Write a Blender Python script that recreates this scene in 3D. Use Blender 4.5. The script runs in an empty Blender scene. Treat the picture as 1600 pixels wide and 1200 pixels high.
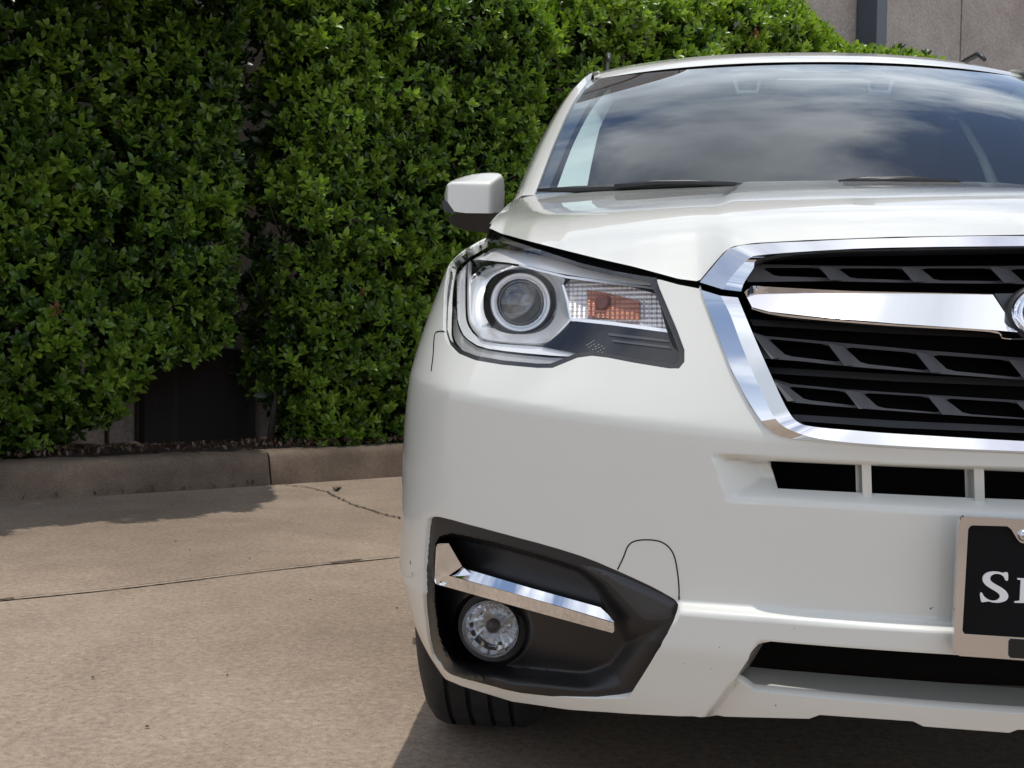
import bpy, math, random
import numpy as np
from mathutils import Vector, Matrix
from mathutils.bvhtree import BVHTree
from mathutils.geometry import delaunay_2d_cdt
R = math.radians
scene = bpy.context.scene
col = scene.collection
rng = np.random.default_rng(7)
random.seed(7)

# ------------------------------------------------------------------ camera
CAM = np.array([-0.5818, -1.3363, 0.7611]); F = 1738.9
YAW, PIT, ROL = R(4.318), R(1.728), R(-0.914)
FW = np.array([-math.sin(YAW)*math.cos(PIT), math.cos(YAW)*math.cos(PIT), -math.sin(PIT)])
RT0 = np.array([math.cos(YAW), math.sin(YAW), 0.0]); DN0 = np.cross(FW, RT0)
RT = math.cos(ROL)*RT0 + math.sin(ROL)*DN0
DN = -math.sin(ROL)*RT0 + math.cos(ROL)*DN0
cd = bpy.data.cameras.new("Camera"); cam = bpy.data.objects.new("Camera", cd); col.objects.link(cam)
cd.sensor_width = 36.0; cd.lens = F/1600*36.0; cd.clip_end = 500; cd.clip_start = 0.05
cam.matrix_world = Matrix(((RT[0], -DN[0], -FW[0], CAM[0]), (RT[1], -DN[1], -FW[1], CAM[1]),
                           (RT[2], -DN[2], -FW[2], CAM[2]), (0, 0, 0, 1)))
scene.camera = cam
scene.render.resolution_x = 1024; scene.render.resolution_y = 768

# ------------------------------------------------------------------ world, sun, exposure
SUNV = Vector((0.055, -0.01, 1.0)).normalized()
el = math.asin(SUNV.z); az = math.atan2(SUNV.x, SUNV.y)
w = bpy.data.worlds.new("World"); scene.world = w; w.use_nodes = True
nt = w.node_tree; nt.nodes.clear(); N = nt.nodes; L = nt.links
out = N.new('ShaderNodeOutputWorld'); bg = N.new('ShaderNodeBackground'); L.new(bg.outputs[0], out.inputs[0])
sky = N.new('ShaderNodeTexSky'); sky.sky_type = 'NISHITA'; sky.sun_disc = False
sky.sun_elevation = el; sky.sun_rotation = az
tc = N.new('ShaderNodeTexCoord'); mp = N.new('ShaderNodeMapping'); mp.inputs['Scale'].default_value = (1, 1, 1.6)
mp.inputs['Location'].default_value = (1.7, 0.4, 0.2)
L.new(tc.outputs['Generated'], mp.inputs[0])
n1 = N.new('ShaderNodeTexNoise'); n1.inputs['Scale'].default_value = 2.0; n1.inputs['Detail'].default_value = 9; n1.inputs['Roughness'].default_value = .55
L.new(mp.outputs[0], n1.inputs[0])
cr = N.new('ShaderNodeValToRGB'); cr.color_ramp.elements[0].position = .46; cr.color_ramp.elements[1].position = .58
L.new(n1.outputs[0], cr.inputs[0])
n2 = N.new('ShaderNodeTexNoise'); n2.inputs['Scale'].default_value = 3.3; n2.inputs['Detail'].default_value = 6
L.new(mp.outputs[0], n2.inputs[0])
cc = N.new('ShaderNodeValToRGB'); cc.color_ramp.elements[0].position = .35; cc.color_ramp.elements[1].position = .68
cc.color_ramp.elements[0].color = (4.6, 5.0, 5.6, 1); cc.color_ramp.elements[1].color = (12.5, 12.7, 13, 1)
L.new(n2.outputs[0], cc.inputs[0])
mx = N.new('ShaderNodeMix'); mx.data_type = 'RGBA'
L.new(cr.outputs[0], mx.inputs[0]); L.new(sky.outputs[0], mx.inputs[6]); L.new(cc.outputs[0], mx.inputs[7])
sp_ = N.new('ShaderNodeSeparateXYZ'); L.new(tc.outputs['Generated'], sp_.inputs[0])
hz = N.new('ShaderNodeMapRange'); hz.inputs[1].default_value = .0; hz.inputs[2].default_value = .66; hz.inputs[3].default_value = .92; hz.inputs[4].default_value = 0; hz.interpolation_type = 'SMOOTHSTEP'
L.new(sp_.outputs[2], hz.inputs[0])
mx2 = N.new('ShaderNodeMix'); mx2.data_type = 'RGBA'; mx2.inputs[7].default_value = (7.0, 7.5, 8.4, 1)
L.new(hz.outputs[0], mx2.inputs[0]); L.new(mx.outputs[2], mx2.inputs[6])
L.new(mx2.outputs[2], bg.inputs[0]); bg.inputs[1].default_value = 0.135
sd = bpy.data.lights.new("Sun", 'SUN'); sd.energy = 2.5; sd.angle = R(0.5); sd.color = (1, .96, .90)
sun = bpy.data.objects.new("Sun", sd); col.objects.link(sun)
sun.rotation_euler = SUNV.to_track_quat('Z', 'Y').to_euler(); sun.location = (0, 0, 8)
vs = scene.view_settings; vs.view_transform = 'Standard'; vs.look = 'None'; vs.exposure = 0.0; vs.gamma = 1

# ------------------------------------------------------------------ materials
def mat(name, color=(.5, .5, .5), rough=.5, metal=0, coat=0, coatr=.03, spec=.5, noise=None, bump=None, ior=1.5, alpha=1, trans=0):
    m = bpy.data.materials.new(name); m.use_nodes = True; t = m.node_tree
    b = t.nodes['Principled BSDF']
    b.inputs['Base Color'].default_value = (*color, 1); b.inputs['Roughness'].default_value = rough
    b.inputs['Metallic'].default_value = metal; b.inputs['Coat Weight'].default_value = coat
    b.inputs['Coat Roughness'].default_value = coatr; b.inputs['Specular IOR Level'].default_value = spec
    b.inputs['IOR'].default_value = ior; b.inputs['Alpha'].default_value = alpha; b.inputs['Transmission Weight'].default_value = trans
    co = t.nodes.new('ShaderNodeTexCoord')
    if noise:   # (scale, color2, lo, hi, detail)
        n = t.nodes.new('ShaderNodeTexNoise'); n.inputs['Scale'].default_value = noise[0]; n.inputs['Detail'].default_value = noise[4] if len(noise) > 4 else 6
        t.links.new(co.outputs['Object'], n.inputs[0])
        r = t.nodes.new('ShaderNodeValToRGB'); r.color_ramp.elements[0].position = noise[2]; r.color_ramp.elements[1].position = noise[3]
        r.color_ramp.elements[0].color = (*color, 1); r.color_ramp.elements[1].color = (*noise[1], 1)
        t.links.new(n.outputs[0], r.inputs[0]); t.links.new(r.outputs[0], b.inputs['Base Color'])
    if bump:    # (scale, strength, distance)
        n = t.nodes.new('ShaderNodeTexNoise'); n.inputs['Scale'].default_value = bump[0]; n.inputs['Detail'].default_value = 5
        t.links.new(co.outputs['Object'], n.inputs[0])
        bp = t.nodes.new('ShaderNodeBump'); bp.inputs['Strength'].default_value = bump[1]; bp.inputs['Distance'].default_value = bump[2]
        t.links.new(n.outputs[0], bp.inputs['Height']); t.links.new(bp.outputs[0], b.inputs['Normal'])
    return m

def clear_mat(name, tint=(1, 1, 1), ior=1.5, rough=0.0, k=1.0, refl=(1, 1, 1)):
    m = bpy.data.materials.new(name); m.use_nodes = True; t = m.node_tree; t.nodes.clear()
    o = t.nodes.new('ShaderNodeOutputMaterial'); mxs = t.nodes.new('ShaderNodeMixShader')
    fr = t.nodes.new('ShaderNodeFresnel'); fr.inputs[0].default_value = ior
    ge = t.nodes.new('ShaderNodeNewGeometry'); mr_ = t.nodes.new('ShaderNodeMapRange')   # thin pane: same reflectance from both sides
    mr_.inputs[3].default_value = ior; mr_.inputs[4].default_value = 1/ior; t.links.new(ge.outputs['Backfacing'], mr_.inputs[0]); t.links.new(mr_.outputs[0], fr.inputs[0])
    mu = t.nodes.new('ShaderNodeMath'); mu.operation = 'MULTIPLY'; mu.inputs[1].default_value = k; mu.use_clamp = True
    tr = t.nodes.new('ShaderNodeBsdfTransparent'); tr.inputs[0].default_value = (*tint, 1)
    gl = t.nodes.new('ShaderNodeBsdfGlossy'); gl.inputs['Roughness'].default_value = rough; gl.inputs['Color'].default_value = (*refl, 1)
    t.links.new(fr.outputs[0], mu.inputs[0]); t.links.new(mu.outputs[0], mxs.inputs[0])
    t.links.new(tr.outputs[0], mxs.inputs[1]); t.links.new(gl.outputs[0], mxs.inputs[2]); t.links.new(mxs.outputs[0], o.inputs[0])
    return m

M = {}
M['paint'] = mat('pearl_white_paint', (.70, .695, .64), .36, 0, 1.0, .012, .5)
M['chrome'] = mat('chrome', (.86, .87, .90), .045, 1)
M['satin'] = mat('satin_metal', (.62, .62, .63), .22, 1)
M['black'] = mat('black_plastic', (.014, .014, .015), .42, bump=(900, .25, .0004))
M['bezelm'] = mat('grained_black_plastic', (.013, .0125, .013), .38, bump=(1400, .35, .0004))
M['grillem'] = mat('grille_plastic', (.085, .085, .088), .45, bump=(700, .1, .0003))
M['void'] = mat('dark_cavity', (.004, .004, .004), .9, spec=.1)
M['gloss_black'] = mat('gloss_black', (.008, .009, .012), .06, spec=.5)
M['rubber'] = mat('tyre_rubber', (.016, .016, .016), .75, noise=(25, (.03, .028, .026), .4, .7), bump=(300, .3, .001))
M['lens'] = clear_mat('headlight_lens', (.98, .985, .99), 1.40, 0, .8)
M['glass'] = clear_mat('windscreen_glass', (.84, .94, .92), 1.52, 0, 1.45, (.90, .96, 1.0))
M['frit'] = mat('glass_black_border', (.034, .031, .042), .08, spec=.6)
M['trim'] = mat('pillar_trim', (.80, .82, .78), .7)
M['cabin'] = mat('cabin_plastic', (.022, .022, .024), .6)
M['seatm'] = mat('seat_fabric', (.03, .03, .033), .9, bump=(300, .4, .002))

# ------------------------------------------------------------------ object helpers
def tago(o, label=None, cat=None, group=None, kind=None):
    if label: o['label'] = label
    if cat: o['category'] = cat
    if group: o['group'] = group
    if kind: o['kind'] = kind
    return o
def empty(name, loc=(0, 0, 0), parent=None):
    o = bpy.data.objects.new(name, None); col.objects.link(o); o.location = loc; o.parent = parent; return o
def mesh(name, V, Fc, m, parent=None, smooth=True, normals=None, mats=None, fmat=None):
    me = bpy.data.meshes.new(name); me.from_pydata([tuple(map(float, v)) for v in V], [], [tuple(map(int, f)) for f in Fc])
    me.update()
    for q in (mats or [m]): me.materials.append(q)
    if fmat is not None: me.polygons.foreach_set('material_index', np.asarray(fmat, dtype=np.int32))
    if smooth: me.polygons.foreach_set('use_smooth', [True]*len(me.polygons))
    if normals is not None: me.normals_split_custom_set_from_vertices([tuple(map(float, n)) for n in normals])
    o = bpy.data.objects.new(name, me); col.objects.link(o); o.parent = parent
    return o
def addmod_bevel(o, wdt, seg=2, ang=35):
    b = o.modifiers.new('bevel', 'BEVEL'); b.width = wdt; b.segments = seg; b.limit_method = 'ANGLE'; b.angle_limit = R(ang)
    b.harden_normals = False
    return o

class MB:
    def __init__(s): s.V = []; s.F = []
    def add(s, V, Fc):
        n = len(s.V); s.V += [tuple(v) for v in V]; s.F += [tuple(i+n for i in f) for f in Fc]; return s
    def box(s, a, b, M4=None):
        x0, y0, z0 = a; x1, y1, z1 = b
        V = [Vector(p) for p in ((x0,y0,z0),(x1,y0,z0),(x1,y1,z0),(x0,y1,z0),(x0,y0,z1),(x1,y0,z1),(x1,y1,z1),(x0,y1,z1))]
        if M4 is not None: V = [M4 @ v for v in V]
        return s.add(V, [(0,3,2,1),(4,5,6,7),(0,1,5,4),(1,2,6,5),(2,3,7,6),(3,0,4,7)])
    def tube(s, pts, rad, n=10, cap=True):
        pts = [Vector(p) for p in pts]; rr = [float(x) for x in (rad if hasattr(rad, '__len__') else [rad]*len(pts))]
        V = []; Fc = []
        up = Vector((0, 0, 1))
        for i, p in enumerate(pts):
            t = (pts[min(i+1, len(pts)-1)]-pts[max(i-1, 0)]).normalized()
            a = t.cross(up); a = a.normalized() if a.length > .05 else t.cross(Vector((1, 0, 0))).normalized(); b = a.cross(t)
            for k in range(n):
                th = 2*math.pi*k/n; V.append(p+rr[i]*(a*math.cos(th)+b*math.sin(th)))
        for i in range(len(pts)-1):
            for k in range(n): Fc.append((i*n+k, i*n+(k+1) % n, (i+1)*n+(k+1) % n, (i+1)*n+k))
        if cap: Fc.append(tuple(range(n))[::-1]); Fc.append(tuple((len(pts)-1)*n+k for k in range(n)))
        return s.add(V, Fc)
    def build(s, name, m, parent=None, smooth=False, bevel=0):
        o = mesh(name, s.V, s.F, m, parent, smooth)
        if bevel: addmod_bevel(o, bevel)
        return o

def ray(u, v): d = FW + ((u-800)*RT + (v-600)*DN)/F; return d
def project(P):
    q = np.asarray(P)-CAM; z = q@FW; return np.stack([800+F*(q@RT)/z, 600+F*(q@DN)/z], -1)
def at(u, v, Y):                       # pixel measured in the photo + known distance -> real position
    d = ray(u, v); return CAM + d*(Y-CAM[1])/d[1]
def ground(u, v, z=0.0):
    d = ray(u, v); return CAM + d*(z-CAM[2])/d[2]
def cubic(pts, n, closed=False):       # Catmull-Rom resample
    P = np.asarray(pts, float)
    if closed: P = np.vstack([P[-1], P, P[0], P[1]])
    else: P = np.vstack([2*P[0]-P[1], P, 2*P[-1]-P[-2]])
    out = []
    m = len(P)-3
    seg = np.linalg.norm(np.diff(P[1:-1], axis=0), axis=1) if m > 0 else []
    tot = seg.sum(); cum = np.concatenate([[0], np.cumsum(seg)])
    ts = np.linspace(0, tot, n, endpoint=not closed)
    for t in ts:
        i = min(np.searchsorted(cum, t, 'right')-1, m-1); a = (t-cum[i])/max(seg[i], 1e-9)
        p0, p1, p2, p3 = P[i:i+4]
        out.append(.5*((2*p1)+(-p0+p2)*a+(2*p0-5*p1+4*p2-p3)*a*a+(-p0+3*p1-3*p2+p3)*a**3))
    return np.array(out)
def chaikin(P, it=1, closed=True, k=.22):
    P = np.asarray(P, float)
    for _ in range(it):
        Q = np.roll(P, -1, 0) if closed else P[1:]; A = P if closed else P[:-1]
        N_ = np.empty((2*len(A), P.shape[1])); N_[0::2] = A*(1-k)+Q*k; N_[1::2] = A*k+Q*(1-k)
        P = N_ if closed else np.vstack([P[0], N_, P[-1]])
    return P
def densify(P, step, closed=True):
    P = np.asarray(P, float); out = []
    n = len(P) if closed else len(P)-1
    for i in range(n):
        a = P[i]; b = P[(i+1) % len(P)]; k = max(1, int(math.ceil(np.linalg.norm(b-a)/step)))
        for j in range(k): out.append(a+(b-a)*j/k)
    if not closed: out.append(P[-1])
    return np.array(out)
def inpoly(P, poly):
    x, y = P[:, 0], P[:, 1]; c = np.zeros(len(P), bool); q = np.asarray(poly); n = len(q)
    for i in range(n):
        x0, y0 = q[i-1]; x1, y1 = q[i]
        if y0 == y1: continue
        c ^= ((y0 > y) != (y1 > y)) & (x < (x1-x0)*(y-y0)/(y1-y0)+x0)
    return c
def dpoly(P, poly, closed=True):       # distance to outline
    q = np.asarray(poly); n = len(q); d = np.full(len(P), 1e9)
    for i in range(0 if closed else 1, n):
        a = q[i-1]; b = q[i]; e = b-a; l = (e@e)+1e-18
        t = np.clip(((P-a)@e)/l, 0, 1); d = np.minimum(d, np.linalg.norm(P-a-t[:, None]*e, axis=1))
    return d
def sdf(P, poly): d = dpoly(P, poly); return np.where(inpoly(P, poly), d, -d)   # positive inside
def sstep(x): x = np.clip(x, 0, 1); return x*x*(3-2*x)
def triangulate(outline, holes, interior, clear):
    loops = [np.asarray(outline)]+[np.asarray(h) for h in holes]
    V = []; E = []
    for l in loops:
        n = len(V); V += [tuple(p) for p in l]; E += [(n+i, n+(i+1) % len(l)) for i in range(len(l))]
    I = np.asarray(interior)
    ok = inpoly(I, loops[0])
    for l in loops: ok &= dpoly(I, l) > clear
    for h in loops[1:]: ok &= ~inpoly(I, h)
    V += [tuple(p) for p in I[ok]]
    r = delaunay_2d_cdt([Vector(p) for p in V], E, [], 0, 1e-7)
    P = np.array([tuple(p) for p in r[0]]); T = np.array([f for f in r[2]])
    C = P[T].mean(1); k = inpoly(C, loops[0])
    for h in loops[1:]: k &= ~inpoly(C, h)
    return P, T[k]
def gridpts(lo, hi, sx, sy):
    X, Y = np.meshgrid(np.arange(lo[0], hi[0], sx), np.arange(lo[1], hi[1], sy)); X = X.astype(float); X[1::2] += sx/2
    return np.stack([X.ravel(), Y.ravel()], 1)

# ------------------------------------------------------------------ body side surface  S(s, z): plan curve swept with height
A0, B0, N0 = .91, .60, 2.5
xs = np.concatenate([np.linspace(0, .9, 300), .9+.1*np.linspace(0, 1, 400)[1:]**.5])
xs = np.sort(np.unique(np.concatenate([np.linspace(0, .9, 300), 1-.1*np.linspace(1, 0, 500)**3])))
ys = B0*(1-(1-np.clip(xs, 0, 1)**N0)**(1/N0))
ss = np.concatenate([[0], np.cumsum(np.hypot(np.diff(xs*A0), np.diff(ys)))])
SC = ss[-1]; YR = 4.56
SIDE = YR-2*B0; SEND = SC+SIDE+SC
sstep_ = lambda x: x*x*(3-2*x)
def plan(s, z):
    s = np.asarray(s, float); z = np.asarray(z, float)
    sa = np.abs(s)
    rear = sa > SC+SIDE; sf = np.where(rear, np.clip(SEND-sa, 0, None), sa)
    x = np.interp(sf, ss, xs)
    zc = np.where(rear, .74, .655+.065*x**2)
    dz = z-zc
    rc = .007+.10*sstep_(np.clip((x-.86)/.14, 0, 1))
    ins = .33*(np.sqrt(dz**2+rc**2)+dz)/2
    ins = ins + 12.6*np.clip(np.minimum(z, .975)-.90, 0, 1)**2 + .30*np.clip(.40-z, 0, 1)**1.0 + .9*np.clip(.34-z, 0, 1)**2*2
    dp = np.clip(dz, 0, None)
    a = A0-ins*.75; b = B0+.55*dp; n = N0-1.5*np.clip(dp, 0, .3)
    X = a*x; Yf = ins+b*(1-np.clip(1-x**n, 0, 1)**(1/n))
    over = np.clip(sf-SC, 0, None)
    Yb = B0+over
    Yside = Yb+(ins+b-B0)*np.clip(1-over/.7, 0, 1)
    Y = np.where(sf > SC, Yside, Yf)
    Y = np.where(rear, YR-Yf, Y)
    return np.stack([-X*np.sign(np.where(s == 0, 1, s)), Y, z+0*X], -1)
def nrm(s, z, f=plan, e=.002):
    a = f(s+e, z)-f(s-e, z); b = f(s, z+e)-f(s, z-e)
    n = np.cross(b, a); n /= np.linalg.norm(n, axis=-1, keepdims=True)+1e-12
    return n                           # outward
def base(s, z, inset=0.0):
    P = plan(s, z)
    if np.any(inset): P = P-nrm(s, z)*np.asarray(inset)[..., None] if np.ndim(inset) else P-nrm(s, z)*inset
    return P
sG = np.concatenate([np.arange(-.3, SC+.25, .012)]); zG = np.arange(.18, 1.22, .01)
_tcache = {}
def tree_for(fn, key):
    if key not in _tcache:
        Sg, Zg = np.meshgrid(sG, zG, indexing='ij'); P = fn(Sg.ravel(), Zg.ravel())
        n = len(zG); Fc = []
        for i in range(len(sG)-1):
            for j in range(n-1):
                a = i*n+j; Fc.append((a, a+n, a+n+1)); Fc.append((a, a+n+1, a+1))
        _tcache[key] = (BVHTree.FromPolygons([tuple(p) for p in P], Fc), P, Fc, Sg.ravel(), Zg.ravel())
    return _tcache[key]
SURF = {}
def hit(px, inset=0.0, fn=None, key=None, want='P'):
    """photo outlines measured on the real surface (offset inward by inset)"""
    if fn is None:
        ins = round(float(inset), 4); key = ('b', ins); fn = lambda s, z: base(s, z, ins)
    tr, P, Fc, Sg, Zg = tree_for(fn, key)
    res = []
    for (u, v) in px:
        d = ray(u, v); h = tr.ray_cast(Vector(CAM), Vector(d/np.linalg.norm(d)))
        if h[0] is None:
            if ('pj', key) not in _tcache: _tcache[('pj', key)] = project(P)
            i = np.argmin(((_tcache[('pj', key)]-np.array([u, v]))**2).sum(1)+(P[:, 0] > 0)*1e6)
            res.append(P[i] if want == 'P' else np.array([Sg[i], Zg[i]])); continue
        if want == 'P': res.append(np.array(h[0]))
        else:
            f = Fc[h[2]]; p0, p1, p2 = (P[i] for i in f); q = np.array(h[0])
            v0, v1, v2 = p1-p0, p2-p0, q-p0
            d00, d01, d11, d20, d21 = v0@v0, v0@v1, v1@v1, v2@v0, v2@v1
            de = d00*d11-d01*d01; b1 = (d11*d20-d01*d21)/de; b2 = (d00*d21-d01*d20)/de; b0 = 1-b1-b2
            res.append(np.array([b0*Sg[f[0]]+b1*Sg[f[1]]+b2*Sg[f[2]], b0*Zg[f[0]]+b1*Zg[f[1]]+b2*Zg[f[2]]]))
    return np.array(res)
def mirror_mesh(V, Fc, nr=None):
    V = np.asarray(V, float); n = len(V)
    V2 = V*np.array([-1, 1, 1]); F2 = [tuple(i+n for i in f[::-1]) for f in Fc]
    if nr is None: return np.vstack([V, V2]), list(map(tuple, Fc))+F2
    return np.vstack([V, V2]), list(map(tuple, Fc))+F2, np.vstack([nr, nr*np.array([-1, 1, 1])])

# ------------------------------------------------------------------ outlines read off the photograph
HL = [(708,384),(715,376),(726,369),(753,362),(770,364),(803,377),(852,393),(907,411),(962,424),(1004,431),(1026,434),
      (1031,450),(1045,483),(1059,516),(1070,546),(1070,565),(1061,576),(1045,576),(990,567),(949,559),(924,556),(902,559),
      (880,568),(863,575),(839,575),(784,570),(742,563),(715,552),(698,535),(692,516),(693,477),(696,436),(701,403)]
BEZ = [(666,812),(674,806),(689,807),(770,829),(860,853),(920,872),(980,898),(1025,919),(1061,940),(1058,958),(1040,1000),
       (1010,1048),(983,1090),(974,1093),(920,1093),(860,1088),(800,1081),(740,1063),(695,1048),(677,1030),(668,1000),(660,940),(660,880)]
GR = [(1094,449),(1110,498),(1127,542),(1144,583),(1171,634),(1195,667),(1208,677),(1242,687),(1364,699),(1600,710),(1700,713)]
SLOT = [(1198,720),(1346,727),(1600,738),(1700,743),(1700,786),(1600,781),(1350,770),(1215,763)]
LOW = [(1104,1121),(1143,1067),(1156,1048),(1172,1021),(1185,1006),(1204,1001),(1489,1023),(1600,1033),(1700,1038),(1700,1124),(1600,1117),(1352,1098),(1177,1081)]
LOW = [(1146,1066),(1156,1047),(1172,1021),(1185,1006),(1204,1001),(1489,1022),(1600,1031),(1700,1036),(1700,1124),(1600,1117),(1352,1098),(1177,1081)]
# features on the undisplaced surface -> (s, z)
def sz(px): return hit(px, 0.0, want='sz')
rais = sz([(1061,941),(1206,951),(1485,972),(1700,984),(1700,1044),(1489,1030),(1204,1008),(1192,1008),(1172,1040),(1106,1122),(1100,1160),(900,1160),(900,1100),(960,1050),(1020,1000)])
pock_l = sz([(1110,700),(1139,790)]); pock_t = sz([(1090,707),(1198,716),(1600,733),(1700,738)]); pock_b = sz([(1125,783),(1210,787),(1490,803),(1600,810),(1700,815)])
def sline(line, s): o = np.argsort(line[:, 0]); return np.interp(s, line[o, 0], line[o, 1])
def skin(s, z):
    s = np.asarray(s, float); z = np.asarray(z, float); sh = s.shape
    sa = np.abs(s.ravel()); zz = z.ravel()
    P = plan(s.ravel(), zz); n = nrm(s.ravel(), zz)
    off = np.zeros(len(sa))
    k = (sa < .95) & (zz < .75)
    if k.any():
        q = np.stack([sa[k], zz[k]], 1)
        d = sdf(q, rais); zt = sline(rais[:4], q[:, 0])
        o = .017*sstep((d+.002)/.011)
        o *= sstep((.605-q[:, 0])/.10)
        # rounded shoulder of the raised bar
        # recessed air slot pocket
        top = sline(pock_t, q[:, 0])-q[:, 1]; bot = q[:, 1]-sline(pock_b, q[:, 0])
        zf = (q[:, 1]-pock_l[1, 1])/(pock_l[0, 1]-pock_l[1, 1]); lf = pock_l[1, 0]+(pock_l[0, 0]-pock_l[1, 0])*zf-q[:, 0]
        dep = np.minimum(np.minimum(sstep(top/.010), sstep(bot/.030)), np.clip(lf/.050, 0, 1))
        o -= .034*dep
        off[k] = o
    return (P+n*off[:, None]).reshape(sh+(3,))
def szs(px): return hit(px, fn=skin, key='skin', want='sz')

CAR = empty('parked_car', (0, 2.2, 0))
tago(CAR, 'white sport utility vehicle facing the camera with chrome grille frame, front right corner nearest', 'car')
def inv(o):                             # keep world coordinates under the car empty
    o.matrix_parent_inverse = Matrix.Translation((0, -2.2, 0)); return o
CARC = []
def cpart(name, V, Fc, m, parent=None, **kw):
    o = mesh(name, V, Fc, m, None, **kw)
    if parent is None: o.parent = CAR; o.matrix_parent_inverse = Matrix.Translation((0, -2.2, 0))
    else: o.parent = parent
    return o
def reparent(o, parent=None):
    if parent is None: o.parent = CAR; o.matrix_parent_inverse = Matrix.Translation((0, -2.2, 0))
    else: o.parent = parent
    return o

# hood shut line (lower lip of the hood as seen) and the body edge just under it
HSH = [(765,357),(784,366),(825,377),(880,391),(935,404.6),(990,417),(1031,428),(1060,436),(1092,442)]
BODYTOP = []
def body_skin():
    hl = szs(HL); bz = szs(chaikin(BEZ, 1)); gr = szs(GR); sl = szs(SLOT); lo = szs(LOW)
    edge = szs([(u, v+(17 if 780 < u < 1000 else 9)) for u, v in HSH]); edge[:, 0] = np.maximum(edge[:, 0], 0)
    # outer boundary
    tipS, tipZ = edge[0]
    bot = szs(densify(np.array([(671,1050),(722,1072),(800,1096),(890,1109),(980,1115),(1060,1119),(1106,1119),(1264,1123),(1281,1117),(1427,1127),(1443,1135),(1577,1145),(1590,1140),(1660,1142)]), 14, False))[::-1]
    o = [(0, bot[0, 1])]+[tuple(p) for p in bot if p[0] > .01]
    last = o[-1]
    for t in np.linspace(.1, 1, 6): o.append((last[0]+(SC+.05-last[0])*t, last[1]+(.30-last[1])*t))
    o += [(SC+SIDE-.15, .30), (SC+SIDE+.3, .34), (SEND, .36), (SEND, 1.02), (SC+SIDE, 1.04)]
    o += [(SC+2.2, 1.06), (SC+1.2, 1.045), (SC+.55, 1.03)]
    sE = SC+.55
    for t in np.linspace(.15, .9, 6): o.append((sE+(tipS-sE)*t, 1.03+(tipZ-1.03)*t**1.2))
    BODYTOP.extend(list(skin(*np.array([o[-7], *o[-6:]]).T))[::-1]); BODYTOP[0:0] = [skin(edge[:1, 0], edge[:1, 1])[0]]
    o += [tuple(p) for p in edge] + [(gr[0, 0], gr[0, 1]+.003), (0, gr[0, 1]+.003)]
    o = densify(o, .012)
    ghole = [(-.0, gr[0, 1]+.01), (gr[0, 0]+.0005, gr[0, 1]+.01)]+[tuple(p) for p in gr]
    g = np.array([p for p in ghole]); g[:, 0] = np.clip(g[:, 0], -.02, None); g = np.vstack([g, [(-.02, g[-1, 1]), (-.02, gr[0, 1]+.01)]])
    def clipc(h): h = h.copy(); h[:, 0] = np.clip(h[:, 0], -.02, None); return h
    holes = [hl, bz, clipc(sl), clipc(lo)]
    # two wheel arches
    for yc in (.945, 3.585):
        a = np.linspace(-.25, math.pi+.25, 48); sc = SC+yc-B0
        holes.append(np.stack([sc+.392*np.cos(a), .352+.392*np.sin(a)], 1))
    full = [(-.0, 0)]
    # boundary holes that reach outside: use masks instead of constraint nesting
    loops = [np.array(o)]
    allh = [densify(h, .006) for h in holes]+[densify(g, .006)]
    V = []; E = []
    for l in loops+allh:
        n = len(V); V += [tuple(p) for p in l]; E += [(n+i, n+(i+1) % len(l)) for i in range(len(l))]
    I = np.vstack([gridpts((0.004, .29), (.62, .70), .005, .0045), gridpts((.62, .27), (SC+.1, .70), .0075, .0065), gridpts((.004, .70), (SC+.1, 1.0), .0075, .0065), gridpts((SC+.1, .30), (SEND-.002, 1.06), .03, .025)])
    ok = inpoly(I, loops[0])
    for l in loops+allh: ok &= dpoly(I, l) > .0022
    for h in allh: ok &= ~inpoly(I, h)
    V += [tuple(p) for p in I[ok]]
    r = delaunay_2d_cdt([Vector(p) for p in V], E, [], 0, 1e-7)
    P = np.array([tuple(p) for p in r[0]]); T = np.array([f for f in r[2]])
    C = P[T].mean(1); k = inpoly(C, loops[0]) & (C[:, 0] > 0)
    for h in allh: k &= ~inpoly(C, h)
    T = T[k]; P[:, 0] = np.clip(P[:, 0], 0, None)
    V3 = skin(P[:, 0], P[:, 1]); Nn = nrm(P[:, 0], P[:, 1], skin, .003)
    # rolled returns along the cut edges
    Vx = list(V3); Nx = list(Nn); T = T[:, ::-1]; Fx = [tuple(t) for t in T]
    from collections import Counter
    ec = Counter()
    for t in T:
        for i in range(3): ec[(min(t[i], t[(i+1) % 3]), max(t[i], t[(i+1) % 3]))] += 1
    bd = [(t[i], t[(i+1) % 3]) for t in T for i in range(3) if ec[(min(t[i], t[(i+1) % 3]), max(t[i], t[(i+1) % 3]))] == 1]
    idx = {}
    cen = {}
    for a, b in bd:
        if P[a, 0] < .001 and P[b, 0] < .001: continue
        t3 = V3[b]-V3[a]; tri_out = np.cross(t3, Nn[a]); tri_out /= np.linalg.norm(tri_out)+1e-12
        for q in (a, b): cen.setdefault(q, []).append(tri_out)
    nrmed = {}
    for q, l in cen.items():
        c = np.sum(l, 0); c /= np.linalg.norm(c)+1e-12; nrmed[q] = c
    sgn = None
    for a, b in bd:
        if a not in nrmed or b not in nrmed: continue
        if P[a, 0] < .001 and P[b, 0] < .001: continue
        for q in (a, b):
            if q not in idx:
                nv = Nn[q]; c = nrmed[q]
                i0 = len(Vx); Vx.append(V3[q]-nv*.0012+c*.0008*OUTSG); Nx.append((nv+c*OUTSG)/1.414)
                Vx.append(V3[q]-nv*.016+c*.0008*OUTSG); Nx.append(c*OUTSG); idx[q] = i0
        ia, ib = idx[a], idx[b]
        Fx.append((a, ia, ib, b)); Fx.append((ia, ia+1, ib+1, ib))
    Vm, Fm, Nm = mirror_mesh(Vx, Fx, np.array(Nx))
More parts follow.
